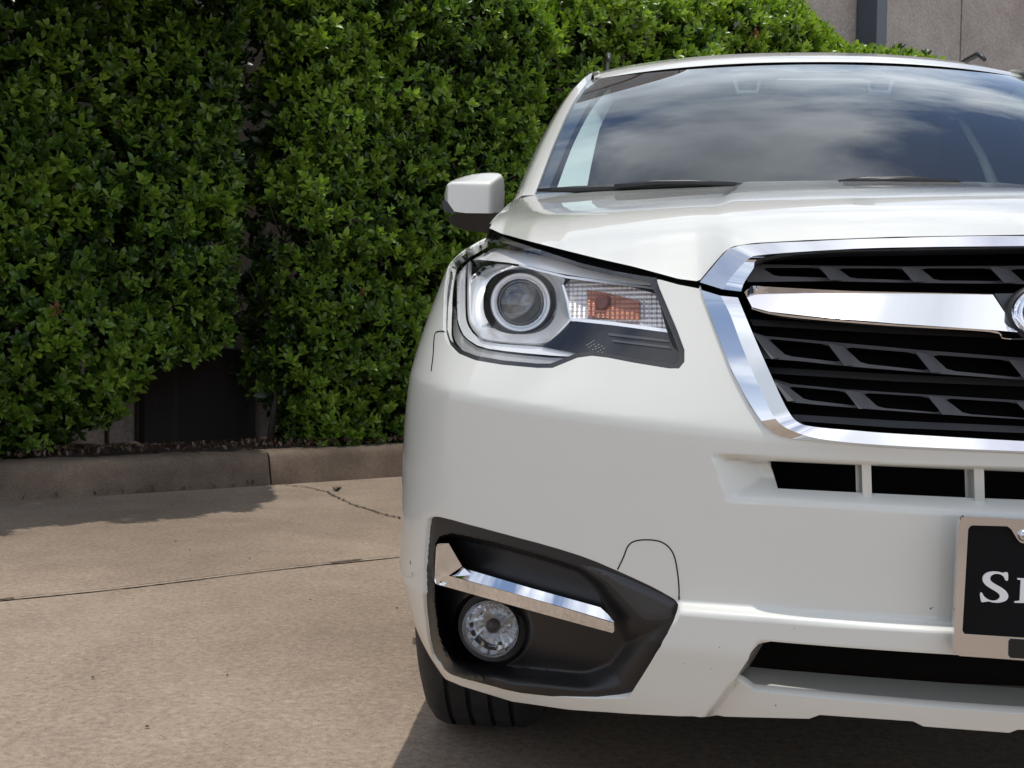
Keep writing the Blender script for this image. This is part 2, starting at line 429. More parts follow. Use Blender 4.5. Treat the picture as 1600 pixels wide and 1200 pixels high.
    return cpart('body', Vm, Fm, M['paint'], normals=Nm)
OUTSG = 1.0
BODY = body_skin()

# ------------------------------------------------------------------ tools for trim pieces measured on the body surface
def z1(p): return [(660+x/3.636, 340+y/3.636) for x, y in p]
def z2(p): return [(1060+x/2.963, 340+y/2.963) for x, y in p]
def z3(p): return [(620+x/3.333, 760+y/3.333) for x, y in p]
def fin(name, V, Fc, m, parent=None, mirror=False, ang=30, clampx=True, split=False, normals=None):
    V = np.asarray(V, float)
    if clampx: V[:, 0] = np.minimum(V[:, 0], 0)
    objs = []
    sets = [(V, Fc)]
    if mirror and split: sets.append((V*np.array([-1, 1, 1]), [f[::-1] for f in Fc]))
    elif mirror: sets = [mirror_mesh(V, Fc)]
    for VV, FF in sets:
        o = cpart(name, VV, [tuple(f) for f in FF], m, parent); o.data.set_sharp_from_angle(angle=R(ang)); objs.append(o)
    return objs[0] if len(objs) == 1 else objs
def slabmesh(outline, holes=(), inset=.02, thick=.01, step=7, rnd=1, pos=None, dens=4):
    """solid piece: outline traced in the photo, set at real depth on the body surface, extruded inward"""
    O = densify(chaikin(outline, rnd), dens) if rnd else densify(outline, dens)
    H = [densify(chaikin(h, rnd), dens) if rnd else densify(h, dens) for h in holes]
    lo = O.min(0); hi = O.max(0)
    P, T = triangulate(O, H, gridpts(lo, hi, step, step*.87), step*.45)
    f = (lambda q, i: hit(q, i)) if pos is None else pos
    ins = inset(P) if callable(inset) else np.full(len(P), float(inset))
    if callable(inset):
        A_ = hit(P, 0.0); B_ = hit(P, .05); V = A_+(B_-A_)*(ins/.05)[:, None]
    else: V = f(P, inset)
    Bk = f(P, (float(ins.max()) if callable(inset) else inset)+thick)
    a, b, c = V[T[0]]; nn = np.cross(b-a, c-a)
    if nn@(CAM-a) < 0: T = T[:, ::-1]
    from collections import Counter
    ec = Counter()
    for t in T:
        for i in range(3): ec[tuple(sorted((t[i], t[(i+1) % 3])))] += 1
    Fc = [tuple(t) for t in T]; n = len(V); used = {}; VV = list(V)
    for t in T:
        for i in range(3):
            p, q = t[i], t[(i+1) % 3]
            if ec[tuple(sorted((p, q)))] == 1:
                for w_ in (p, q):
                    if w_ not in used: used[w_] = len(VV); VV.append(Bk[w_])
                Fc.append((p, used[p], used[q], q))
    return np.array(VV), Fc
def slab(name, outline, m, parent=None, holes=(), inset=.02, thick=.01, step=7, rnd=1, mirror=False, split=False, bevel=0, dens=4, ang=40):
    V, Fc = slabmesh(outline, holes, inset, thick, step, rnd, dens=dens)
    o = fin(name, V, Fc, m, parent, mirror, ang=ang, split=split)
    if bevel:
        for q in (o if isinstance(o, list) else [o]): addmod_bevel(q, bevel, 2)
    return o
def loftmesh(rows, n=60, closed=False, pos=None):
    """rows: (photo polyline, inset); quads between successive rows"""
    f = pos or hit; RW = []
    for r in rows: RW.append(f(cubic(r[0], n, closed), r[1]))
    V = np.vstack(RW); Fc = []
    for i in range(len(rows)-1):
        for j in range(n if closed else n-1):
            k = (j+1) % n; Fc.append((i*n+j, i*n+k, (i+1)*n+k, (i+1)*n+j))
    a, b, c = V[Fc[0][0]], V[Fc[0][1]], V[Fc[0][2]]
    if np.cross(b-a, c-a)@(CAM-a) < 0: Fc = [q[::-1] for q in Fc]
    return V, Fc
def loft(name, rows, m, parent=None, n=60, closed=False, mirror=False, split=False, ang=25):
    V, Fc = loftmesh(rows, n, closed); return fin(name, V, Fc, m, parent, mirror, ang=ang, split=split)
def ell(cx, cy, rx, ry, n=40, p=2.0, rot=0):
    t = np.linspace(0, 2*math.pi, n, endpoint=False); c, s_ = np.cos(t), np.sin(t)
    x = rx*np.sign(c)*np.abs(c)**(2/p); y = ry*np.sign(s_)*np.abs(s_)**(2/p)
    return np.stack([cx+x*math.cos(rot)-y*math.sin(rot), cy+x*math.sin(rot)+y*math.cos(rot)], 1)

# ------------------------------------------------------------------ dark hull added behind the openings to block light; underbody
def inner():
    sg = np.linspace(0, SC-.02, 60); zg = np.linspace(.26, .93, 24)
    Sg, Zg = np.meshgrid(sg, zg, indexing='ij'); V = base(Sg.ravel(), Zg.ravel(), .135); n = len(zg)
    Fc = [(i*n+j, i*n+j+1, (i+1)*n+j+1, (i+1)*n+j) for i in range(len(sg)-1) for j in range(n-1)]
    V, Fc = mirror_mesh(V, Fc)
    cpart('dark_hull', V, Fc, M['void'])
    mb = MB(); mb.box((-.60, .50, .235), (.60, 4.35, .30)); mb.box((-.60, 1.4, .30), (.60, 3.1, .9)); mb.box((-.58, .5, .3), (.58, 1.45, .86))
    mb.box((-.80, 1.40, .25), (.80, 3.10, .5))
    reparent(mb.build('underbody', M['void']))
inner()

# ------------------------------------------------------------------ hood
GRT = [(1092,440),(1110.6,417.6),(1131,394),(1144,385.6),(1178,380),(1262,375.4),(1397,370.4),(1600,367),(1705,366)]
yy_ = np.array([0, .05, .10, .15, .22, .30, .40, .52, .66, .80, .95, 1.1, 1.2])
ZP = [.915, .932, .946, .958, .974, .990, 1.008, 1.029, 1.051, 1.072, 1.094, 1.114, 1.127]
HOODCOL = []
def hood():
    f1 = [at(765, 357, .53)]+[p for p in skin(*szs(HSH[1:-1]).T)]
    f1 = [p+np.array([0, 0, .0]) for p in f1]
    f2 = list(hit(GRT, 0.0)); f2[-1][0] = 0; f2[-2] = f2[-2]
    Fp = chaikin(densify(np.array(f1+f2), .018, False), 1, False)
    # keep pixel accuracy of the shut line
    Rr = np.array([at(804, 312, 1.17), at(830, 304, 1.17), at(880, 299.5, 1.165), at(960, 295, 1.14), at(1060, 291.5, 1.12), at(1200, 287.5, 1.09), at(1352, 286, 1.075)])
    Rr[-1][0] = 0
    Rp = cubic(Rr, 90)
    # match columns by relative X
    xf = Fp[:, 0]; cX = 1-xf/xf[0]; al = np.concatenate([[0], np.cumsum(np.linalg.norm(np.diff(Fp, axis=0), axis=1))]); cF = .55*cX+.45*al/al[-1]; cR = 1-Rp[:, 0]/Rp[0, 0]
    C_ = np.concatenate([np.linspace(0, .12, 14)[:-1], np.linspace(.12, 1, 70)])
    o1 = np.argsort(cF); o2 = np.argsort(cR)
    ix = np.linspace(0, 1, 90)
    # parametrise by front curve index so the steep corner near the grille keeps its shape
    rows = []; T_ = np.concatenate([[0, .003, .008, .016, .027], np.linspace(.042, 1, 50)])
    V = []
    nC = len(Fp)
    def smooth_z(x, y):
        x = np.abs(x)/.765
        zc = np.interp(y, [0, .05, .10, .15, .22, .30, .40, .52, .66, .80, .95, 1.1, 1.2], ZP)
        return zc-.030*x**2-.050*np.clip(1-y/1.17, 0, 1)*x**2.6
    for i in range(nC):
        a = Fp[i]; c = np.clip(cF[i], 0, 1)
        b = np.array([np.interp(c, cR[o2], Rp[o2, k]) for k in range(3)])
        dF = a[2]-smooth_z(a[0], a[1]); dR_ = b[2]-smooth_z(b[0], b[1])
        for t in T_:
            q = a+(b-a)*t
            l = abs(q[1]-a[1]); lr = abs(b[1]-q[1]); x = abs(q[0])
            q[2] = smooth_z(q[0], q[1])+dF*math.exp(-(l/.085)**1.1)+dR_*math.exp(-lr/.25)
            q[2] += .0060*sstep((.47-.16*q[1]-x)/.028)*sstep((l-.10)/.30)
            V.append(q)
    V = np.array(V); n = len(T_); HOODCOL.extend(V[:n])
    Fc = [(i*n+j, i*n+j+1, (i+1)*n+j+1, (i+1)*n+j) for i in range(nC-1) for j in range(n-1)]
    # folded edges
    e = [i*n for i in range(nC)]; k0 = len(V); ext = []
    for i in e: ext.append(V[i]+np.array([0, .006, .0005]))
    for i in range(nC-1): Fc.append((e[i], e[i+1], k0+i+1, k0+i))
    V = np.vstack([V, ext])
    e = [j for j in range(n)]; k0 = len(V); V = np.vstack([V, V[e]+np.array([-.012, 0, -.035])])
    for j in range(n-1): Fc.append((e[j+1], e[j], k0+j, k0+j+1))
    e = [i*n+n-1 for i in range(nC)]; k0 = len(V); V = np.vstack([V, V[e]+np.array([0, .015, -.02])])
    for i in range(nC-1): Fc.append((e[i+1], e[i], k0+i, k0+i+1))
    a, b, c = V[5*n+9], V[5*n+10], V[6*n+10]
    if np.cross(b-a, c-a)[2] < 0: Fc = [f[::-1] for f in Fc]
    return fin('hood', V, Fc, M['paint'], mirror=True, ang=40)
HOOD = hood()
slab('hood_gap_strip', [(u, v-1) for u, v in HSH]+[(1094,453),(1036,441),(1004,438),(962,431),(907,418),(852,400),(803,384),(770,371),(762,366)], M['void'], inset=.016, thick=.02, step=12, rnd=0, mirror=True, split=True)  # black strip added so the gap above the lamp stays dark
# fender crown between the hood edge and the flank
def fender_top():
    E_ = np.array([p for p in BODYTOP])          # body edge from the lamp tip rearwards
    n = 26; E_ = cubic(E_, n); H_ = cubic(np.array(HOODCOL), n)
    H_ = np.array([[np.interp(y, H_[:, 1], H_[:, k]) for k in range(3)] for y in np.clip(E_[:, 1], H_[0, 1], H_[-1, 1])])
    rows = []
    for i in range(n):
        q, d = H_[i].copy(), E_[i]; q[1] = max(q[1], d[1]) if d[1] > H_[-1, 1] else q[1]
        m1 = q+np.array([-.004, 0, -.02]); m2 = q+np.array([-.006, 0, -.003]); c = np.array([q[0]*.45+d[0]*.55, (q[1]+d[1])/2, max(q[2], d[2])-.006+.2*abs(q[2]-d[2])*0])
        c[2] = q[2]*.55+d[2]*.45+.006
        rows.append([m1, m2, c, d])
    V = np.array(rows).reshape(-1, 3); Fc = [(i*4+j, i*4+j+1, (i+1)*4+j+1, (i+1)*4+j) for i in range(n-1) for j in range(3)]
    fin('fender_top', V, [f[::-1] for f in Fc], M['paint'], mirror=True, split=True, ang=60)
fender_top()

# ------------------------------------------------------------------ grille
G = empty('grille'); reparent(G)
Gi = lambda p: p
loft('chrome_frame', [([(1094,453),(1110.6,498),(1127,542),(1144,583),(1171,633),(1195,667),(1210,678.5),(1242,687.6),(1364,699),(1600,709.6),(1705,713)], .004),
                      ([(1095.5,453),(1112,498),(1128.5,541),(1145.5,582),(1172.5,632),(1196,665.5),(1211,676.5),(1242,685.6),(1364,697),(1600,707.6),(1705,711)], -.004),
                      (z2([(195,362),(240,450),(300,610),(400,840),(455,938),(530,988),(680,1028),(1000,1056),(1600,1082),(1905,1092)]), -.012),
                      (z2([(275,370),(350,550),(420,710),(500,880),(555,948),(640,970),(820,986),(1000,1000),(1600,1035),(1905,1047)]), -.001),
                      (z2([(279,370),(354,550),(424,708),(504,876),(560,942),(643,965),(820,981),(1000,994),(1600,1029),(1905,1041)]), .035)],
     M['chrome'], G, n=110, mirror=True, ang=14)
loft('chrome_frame', [(GRT, .004), ([(1093.5,441),(1112,419.5),(1132,396),(1145,387.6),(1178,382),(1262,377.4),(1397,372.4),(1600,369),(1705,368)], -.005),
                      (z2([(205,332),(250,268),(325,192),(392,172),(700,150),(1000,138),(1600,131),(1905,129)]), -.013),
                      (z2([(290,342),(305,300),(345,240),(392,184),(700,160),(1000,150),(1600,142),(1905,140)]), -.004),
                      (z2([(300,344),(315,312),(352,258),(400,208),(700,184),(1000,178),(1600,168),(1905,166)]), .030)],
     M['chrome'], G, n=110, mirror=True, ang=14)
BARP = [(1163,456.4),(1175,446.5),(1229,449.7),(1330,454.8),(1551,459.8),(1563,478),(1590,519),(1549,515.5),(1397.5,505.4),(1262.5,493.6),(1202,487),(1175,480)]
def barinset(P):
    u, v = P[:, 0], P[:, 1]
    top = np.interp(u, [1163,1175,1229,1330,1551], [456,446.5,449.7,454.8,459.8]); bot = np.interp(u, [1163,1175,1202,1262,1397,1549,1590], [457,480,487,493.6,505.4,515.5,519])
    f = np.clip((v-top)/(bot-top+1e-6), 0, 1)
    return .012-.00040*(v-.036*(u-1163)-446)
slab('wing_bar', BARP, M['chrome'], G, inset=barinset, thick=.02, step=6, rnd=0, mirror=True, bevel=.0012, ang=35)
loft('bar_lip', [(z2([(340,418),(420,438),(600,460),(1000,494),(1450,522),(1500,556),(1600,560)]), .004), (z2([(342,424),(420,446),(600,470),(1000,502),(1445,530),(1500,560),(1605,566)]), .004), (z2([(350,430),(430,454),(600,478),(1000,508),(1445,536),(1500,566),(1610,572)]), .018)], M['chrome'], G, mirror=True)
def band(out, holes, ins):
    o_ = np.array(z2(out)); kx = int(np.argmax(o_[:, 0])); bot_ = o_[kx+1:]; bot_ = bot_[np.argsort(bot_[:, 0])]
    base_i = ins; ins = lambda P: base_i+.004+.014*np.clip((np.interp(P[:, 0], bot_[:, 0], bot_[:, 1])-P[:, 1])/34, 0, 1)
    slab('slat', z2(out), M['grillem'], G, holes=[chaikin(z2(h), 1, True, .1) for h in holes], inset=ins, thick=.03, step=5, rnd=0, mirror=True, bevel=.0014)
band([(365,215),(660,222),(1030,226),(1430,224),(1905,222),(1905,312),(1490,306),(1080,302),(690,294),(320,298),(345,250)],
     [[(388,233),(645,233),(703,279),(448,271)], [(738,235),(1028,235),(1088,291),(800,281)], [(1120,235),(1440,235),(1508,294),(1190,291)], [(1532,238),(1880,238),(1885,300),(1600,298)]], .022)
band([(343,530),(400,548),(700,575),(1110,612),(1530,645),(1905,668),(1905,768),(1600,752),(1200,722),(780,688),(560,664),(395,652)],
     [[(410,560),(690,587),(757,670),(500,640)], [(768,599),(1095,626),(1164,709),(850,676)], [(1172,634),(1525,659),(1600,742),(1250,708)], [(1606,668),(1895,686),(1898,757),(1672,741)]], .020)
band([(438,745),(520,770),(770,795),(1160,820),(1560,845),(1905,862),(1905,950),(1600,934),(1240,912),(850,884),(640,866),(500,852)],
     [[(505,781),(766,804),(833,872),(585,843)], [(853,811),(1152,829),(1220,903),(928,880)], [(1230,836),(1562,856),(1645,930),(1325,909)], [(1644,863),(1895,877),(1900,942),(1720,932)]], .034)
def strut(row, ins, dx=0):
    for q in row:
        (ax, ay), (bx, by), (cx, cy), (ex, ey) = q
        o_ = z2(q); L0 = np.array(o_[0]); L1 = np.array(o_[3]); nrm_ = np.array([-(L1-L0)[1], (L1-L0)[0]]); nrm_ /= np.linalg.norm(nrm_); nrm_ = -nrm_
        if nrm_@(np.array(o_[1])-L0) < 0: nrm_ = -nrm_
        slab('fin', o_, M['finm'], G, inset=lambda P: ins-.007+.00085*np.clip((P-L0)@nrm_, 0, 30), thick=.02, step=4, rnd=0, mirror=True, split=True, bevel=.001)
M['finm'] = mat('fin_lit_plastic', (.12, .12, .125), .33)  # paler than the slats: strut highlight put into the colour
strut([[(650,226),(730,230),(800,287),(705,290)], [(1030,229),(1112,234),(1188,293),(1088,297)], [(1440,229),(1525,234),(1598,300),(1508,302)]], .022)
strut([[(346,538),(408,556),(505,644),(430,655)], [(692,583),(762,596),(852,680),(768,686)], [(1098,622),(1166,632),(1252,712),(1172,718)], [(1528,656),(1600,664),(1674,745),(1602,750)]], .022)
strut([[(440,755),(503,780),(590,846),(505,850)], [(768,800),(848,808),(930,884),(836,885)], [(1154,825),(1226,833),(1326,912),(1224,912)], [(1562,851),(1640,860),(1722,935),(1646,938)]], .036)
slab('mesh_backing', z2([(300,190),(1000,160),(1905,150),(1905,1050),(560,960),(330,560)]), M['void'], G, inset=.075, thick=.01, step=25, rnd=0, mirror=True)
# faint rear bars inside the opening
for k in range(3):
    yy = [470, 690, 905][k]
    slab('rear_bar', z2([(330+k*55, yy), (1000, yy+35), (1905, yy+75), (1905, yy+105), (1000, yy+68), (345+k*55, yy+30)]), M['black'], G, inset=.05, thick=.015, step=20, rnd=0, mirror=True)
slab('emblem_seat', z2([(1462,352),(1905,345),(1905,640),(1700,640),(1597,552),(1500,415)]), M['grillem'], G, inset=.012, thick=.03, step=9, rnd=0, mirror=True, bevel=.001)
# oval emblem: chrome ring, blue field, six four-pointed stars
EB = empty('emblem', (0, 0, 0)); EB.parent = G
ec_ = hit([(1690, 492)], 0.0)[0]; ec_[0] = 0
def emb(u, v, o):                       # local frame on the sloped grille face
    return np.array([u, ec_[1]-.012-o+v*.30, ec_[2]+v*.96])
def embring():
    V = []; Fc = []; prof = [(1.0, 0), (.99, .006), (.93, .009), (.86, .007), (.84, .003)]; n = 64
    for r_, o in prof:
        for k in range(n):
            t = 2*math.pi*k/n; d = (1-r_)*.045*1.0
            V.append(emb((.087-(1-r_)*.075)*math.cos(t), (.0475-(1-r_)*.075)*math.sin(t), o))
    for i in range(len(prof)-1):
        for k in range(n): Fc.append((i*n+k, (i+1)*n+k, (i+1)*n+(k+1) % n, i*n+(k+1) % n))
    cpart('ring', V, [f[::-1] for f in Fc], M['chrome'], EB)
    V = [emb(.076*math.cos(2*math.pi*k/n), .0365*math.sin(2*math.pi*k/n), .0035) for k in range(n)]
    cpart('field', V, [tuple(range(n))], mat('emblem_blue', (.01, .03, .22), .08, coat=1), EB)
    V = [emb(.089*math.cos(2*math.pi*k/n), .0495*math.sin(2*math.pi*k/n), -.002) for k in range(n)]+[emb(.089*math.cos(2*math.pi*k/n), .0495*math.sin(2*math.pi*k/n), -.02) for k in range(n)]
    cpart('seat', V, [tuple(range(n))]+[(k, n+k, n+(k+1) % n, (k+1) % n) for k in range(n)], M['black'], EB)
    for (x, y, r_) in ((-.045, .006, .013), (-.012, .016, .008), (.018, .012, .008), (.045, .004, .008), (.022, -.014, .008), (-.012, -.014, .008)):
        V = []
        for k in range(8):
            a = k*math.pi/4; rr = r_ if k % 2 == 0 else r_*.28; V.append(emb(x+rr*math.cos(a)*1.25, y+rr*math.sin(a), .006))
        V.append(emb(x, y, .008)); cpart('star', V, [(k, (k+1) % 8, 8) for k in range(8)], M['chrome'], EB)
embring()

# ------------------------------------------------------------------ headlights
M['hl_dark'] = mat('lamp_housing', (.055, .056, .060), .18, coat=.4)
M['hl_grey'] = mat('light_guide', (.90, .90, .89), .30, .15, coat=.6)
M['hl_chrome'] = mat('lamp_chrome', (.97, .975, .98), .34, .8)
M['hl_black'] = mat('lamp_black', (.010, .011, .014), .10)
M['amber'] = mat('amber_reflector', (.42, .085, .015), .18, metal=.35, coat=.8)
def prism_mat(name, c, metal, sc=(300, 0, 300)):
    m = mat(name, c, .2, metal, coat=.5); t = m.node_tree; b = t.nodes['Principled BSDF']
    co = t.nodes.new('ShaderNodeTexCoord'); ww = []
    for ax, scl in (('X', sc[0]), ('Z', sc[2])):
        wv = t.nodes.new('ShaderNodeTexWave'); wv.wave_type = 'BANDS'; wv.bands_direction = ax; wv.inputs['Scale'].default_value = scl/ (2*math.pi) *1.0; wv.inputs['Distortion'].default_value = 0
        t.links.new(co.outputs['Object'], wv.inputs[0]); ww.append(wv)
    ad = t.nodes.new('ShaderNodeMath'); t.links.new(ww[0].outputs['Fac'], ad.inputs[0]); t.links.new(ww[1].outputs['Fac'], ad.inputs[1])
    bp = t.nodes.new('ShaderNodeBump'); bp.inputs['Strength'].default_value = .9; bp.inputs['Distance'].default_value = .0016
    t.links.new(ad.outputs[0], bp.inputs['Height']); t.links.new(bp.outputs[0], b.inputs['Normal'])
    return m
M['prism'] = prism_mat('reflector_prisms', (.80, .76, .75), .45)
M['prism_amber'] = prism_mat('amber_prisms', (.40, .15, .085), .35)
HLP = hit(HL, 0.0)
def headlight():
    H = empty('headlight'); reparent(H)
    P = H
    HLi = [(712,386),(722,377),(753,369),(803,384),(852,400),(907,417),(962,431),(1015,441),(1022,455),(1036,487),(1050,520),(1061,548),(1061,562),(1054,569),(990,560),(949,552),(924,549),(900,552),(878,561),(860,568),(839,568),(786,563),(745,556),(719,546),(704,531),(699,514),(700,478),(703,436),(706,403)]
    slab('housing', HL, M['hl_dark'], P, holes=[ell(814, 474, 54, 47, 40)], inset=.075, thick=.01, step=14, rnd=0)
    slab('housing_well', ell(814, 474, 74, 62, 40), M['hl_black'], P, inset=.125, thick=.008, step=16, rnd=0)
    slab('rim', HL, mat('lamp_rim', (.022, .022, .024), .35), P, holes=[HLi], inset=.006, thick=.03, step=9, rnd=0, bevel=.001)
    slab('light_guide', [(1020,441),(962,428),(885,406),(803,391),(742,384),(724,385),(716,392),(714,420),(714,494),(718,510),(726,527),(751,543),(800,550),(880,557),(905,556),(902,552),(841,541),(764,536),(741,524),(730,507),(727,490),(727,412),(734,404),(811,412),(885,430),(1020,448)],
         M['hl_grey'], P, inset=.022, thick=.018, step=5, rnd=1, bevel=.0015)
    slab('lower_guide', [(716,512),(724,528),(751,546),(800,553.5),(880,560.5),(900,556),(886,563),(862,571),(839,571),(784,566),(745,559),(724,549),(712,535),(707,518),(708,480),(712,480)], mat('smoked_guide', (.46, .45, .43), .2, coat=.8), P, inset=.026, thick=.01, step=5, rnd=1, bevel=.0012)
    ro = ell(812.6, 473.4, 57, 49, 48, 2.5)
    def bowl(Q):
        d = dpoly(Q, ro); e = dpoly(Q, [(733,409),(811,415),(884,433),(879,447),(889,470),(892,498),(866,524),(842,536),(762,531),(744,520),(735,505),(733,490)])
        f = e/(d+e+1e-6); return .026+.020*f**1.5
    slab('bowl', [(733,409),(811,415),(884,433),(879,447),(889,470),(892,498),(866,524),(842,536),(762,531),(744,520),(735,505),(733,490)], M['hl_chrome'], P, holes=[ro], inset=bowl, thick=.01, step=5, rnd=1, ang=50)
    loft('bowl_edge', [([(732,406),(730,450),(731,492),(735,508),(745,522.5),(762,533),(842,538.5),(867,526),(893,500)], .020), ([(734,407),(732.5,450),(733,492),(737,506.5),(747,520.5),(763,531),(841,536.5),(865,524),(891,498)], .018), ([(737,409),(736,450),(736.5,491),(740,504.5),(750,517.5),(765,528),(840,533.5),(862,522),(888,497)], .030)], M['hl_chrome'], P, n=60)
    c = hit([(813.5, 473.4)], .06)[0]; dR = np.linalg.norm(c-CAM)/F*1.0
    # projector: dark collar, bright ring, lens dome
    def ringmesh(prof, n=64, sx=1.0, sup=2.0):
        ax = np.array([.06, -.99, .05]); ax /= np.linalg.norm(ax); rx = np.cross(ax, [0, 0, 1.]); rx /= np.linalg.norm(rx); ry = np.cross(rx, ax)
        V = []; Fc = []
        for (r_, o, k_) in prof:
            for q in ell(0, 0, r_*(1+(sx-1)*k_), r_, n, 2+(sup-2)*k_): V.append(c+rx*q[0]*dR+ry*q[1]*dR+ax*o)
        for i in range(len(prof)-1):
            for k in range(n): Fc.append((i*n+k, i*n+(k+1) % n, (i+1)*n+(k+1) % n, (i+1)*n+k))
        return V, Fc, ax, rx, ry
    V, Fc, ax, rx, ry = ringmesh([(50, .018, 1), (49, .010, 1), (44, .002, .4), (42, -.004, 0)], sx=1.15, sup=2.5)
    fin('projector_collar', V, Fc, M['hl_black'], P, clampx=False, ang=60)
    V, Fc, *_ = ringmesh([(47, -.004, .3), (46.5, .008, .3), (45, .0115, .2), (41, .0105, 0), (38.8, .006, 0)], sx=1.06)
    fin('projector_ring', V, Fc, mat('ring_silver', (.86, .87, .88), .42, .5), P, clampx=False, ang=50)
    V, Fc, *_ = ringmesh([(39.5, .000, 0), (39.5, .008, 0), (38, .0095, 0), (36.5, .0085, 0), (36, .002, 0)]); fin('lens_ring', V, Fc, M['chrome'], P, clampx=False)
    prof = [(36.5*math.sin(a), .002+.020*(math.cos(a)), 0) for a in np.linspace(math.pi/2, .03, 14)]
    V, Fc, *_ = ringmesh(prof); fin('projector_lens', V, Fc, clear_mat('projector_glass', (.75, .78, .80), 1.6, .01, 1.6), P, clampx=False, ang=80)
    prof = [(36, .0, 0), (30, -.012, 0), (22, -.022, 0), (1, -.028, 0)]
    V, Fc, *_ = ringmesh(prof); fin('projector_bowl', V, Fc, mat('lens_core', (.22, .22, .23), .12, .8), P, clampx=False, ang=80)
    # turn signal cell
    TS = [(896,432),(960,441),(1024,459),(1032,480),(1041,515),(960,505),(892,497),(884,470),(881,447)]
    slab('reflector', TS, M['prism'], P, inset=.034, thick=.015, step=6, rnd=0, bevel=.001)
    slab('amber_cell', [(917,453),(946,457),(999,470),(1000,499),(960,499),(919,494)], M['prism_amber'], P, inset=.028, thick=.008, step=6, rnd=0, bevel=.001)
    b0 = hit([(939, 472.5)], .02)[0]; mb = MB(); mb.tube([b0, b0+np.array([.01, .02, 0])], 11.5*np.linalg.norm(b0-CAM)/F, 24)
    o = mb.build('bulb', mat('bulb_cap', (.16, .055, .04), .15, .3)); o.parent = P; addmod_bevel(o, .002)
    slab('cell_trim', [(890,496),(960,503),(1041,514),(1043,519.5),(960,508.5),(900,502),(893,502)], M['hl_chrome'], P, inset=.020, thick=.02, step=6, rnd=0, bevel=.0008)
    slab('cell_trim', [(811,412.5),(885,431),(960,440),(1020,448.5),(1022,452),(960,444.5),(884,434.5),(811,416)], M['hl_chrome'], P, inset=.020, thick=.01, step=6, rnd=0, bevel=.0008)
    slab('cell_trim', [(878,445),(881,445),(889,470),(893,497),(890,498),(885,471)], M['hl_chrome'], P, inset=.020, thick=.02, step=6, rnd=0, bevel=.0006)
    slab('mask', [(847,541),(868,527),(894,504),(900,503),(960,509),(1043,520),(1051,541),(1062,552),(1061,564),(1052,570),(990,561),(946,553),(905,553)], M['hl_black'], P, inset=.019, thick=.02, step=8, rnd=0, bevel=.001)
    slab('mask_rib', [(950,520),(1044,531),(1046,535),(951,524)], M['hl_dark'], P, inset=.0175, thick=.004, step=8, rnd=0)
    slab('mask_rib', [(956,530),(1047,541),(1049,545),(958,534)], M['hl_dark'], P, inset=.0175, thick=.004, step=8, rnd=0)
    # small moulded dots
    dots = z1([(935,722),(948,716),(960,708),(972,700),(945,735),(960,727),(975,719),(985,732),(1000,722),(968,750),(985,745),(1002,738),(1018,730),(1030,742),(1012,752),(996,762),(1022,765),(1008,772)])
    V = []; Fc = []
    for q in dots:
        e = hit([(q[0]-1.1, q[1]+.7), (q[0]+.8, q[1]-1.0), (q[0]+1.3, q[1]-.3), (q[0]-.6, q[1]+1.2)], .0178); k = len(V); V += list(e); Fc.append((k, k+1, k+2, k+3))
    fin('moulded_mark', V, Fc, mat('mark', (.35, .35, .36), .4), P)
    # outer lens: follows the body surface
    V, Fc = slabmesh(HL, (), .001, .02, 9, 0)
    o = fin('lens', V, Fc, M['lens'], P, ang=60)
    return H
def dup_tree(o, mirror=True):
    def cp(x, par):
        c = x.copy(); col.objects.link(c); c.parent = par; c.matrix_parent_inverse = x.matrix_parent_inverse.copy()
        for ch in list(x.children): cp(ch, c)
        return c
    return cp(o, o.parent)
HLIGHT = headlight()
H2 = dup_tree(HLIGHT); H2.scale = (-1, 1, 1)

# ------------------------------------------------------------------ fog lamp bezel
def bez_inset(P):
    rim = [(686,838),(706,833),(770,846),(850,868),(905,886),(945,909),(972,938),(1000,968),(1042,972),(1030,1000),(1000,1050),(978,1082),(920,1084),(800,1072),(740,1054),(706,1040),(692,1018),(684,990),(679,940),(679,880),(681,850)]
    d = sdf(P, rim); u, v = P[:, 0], P[:, 1]
    dl = np.clip(d, 0, 1e9)
    soft = 7+60*sstep((u-900)/120)+30*sstep((v-1000)/60)
    dep = .034*sstep(dl/soft)
    rl = np.hypot((u-767)/1.05, v-982); dep = dep+.030*sstep((62-rl)/12)*(rl < 90)
    dep = dep-.010*sstep((v-1035)/25)*sstep((950-u)/200)
    return .004+dep
slab('fog_bezel', BEZ, M['bezelm'], holes=[ell(767, 982, 45.5, 45, 36)], inset=bez_inset, thick=.02, step=3, rnd=1, mirror=True, split=True, ang=55)
def texpatch():
    m = mat('bezel_ribbed', (.045, .045, .047), .32); t = m.node_tree; b = t.nodes['Principled BSDF']
    co = t.nodes.new('ShaderNodeTexCoord'); ck = t.nodes.new('ShaderNodeTexChecker'); ck.inputs['Scale'].default_value = 480
    mp_ = t.nodes.new('ShaderNodeMapping'); mp_.inputs['Rotation'].default_value = (0, R(35), 0); t.links.new(co.outputs['Object'], mp_.inputs[0]); t.links.new(mp_.outputs[0], ck.inputs[0])
    bp = t.nodes.new('ShaderNodeBump'); bp.inputs['Strength'].default_value = .6; bp.inputs['Distance'].default_value = .001; t.links.new(ck.outputs['Fac'], bp.inputs['Height']); t.links.new(bp.outputs[0], b.inputs['Normal'])
    slab('bezel_insert', z3([(950,405),(1050,425),(1200,478),(1350,545),(1456,600),(1452,640),(1432,690),(1300,702),(1230,640),(1160,560),(1090,490),(1000,440)]), m, inset=lambda P: .0035-.004*sstep(sdf(P, z3([(950,405),(1050,425),(1200,478),(1350,545),(1456,600),(1452,640),(1432,690),(1300,702),(1230,640),(1160,560),(1090,490),(1000,440)]))/8), thick=.01, step=6, rnd=1, mirror=True, split=True)
texpatch()
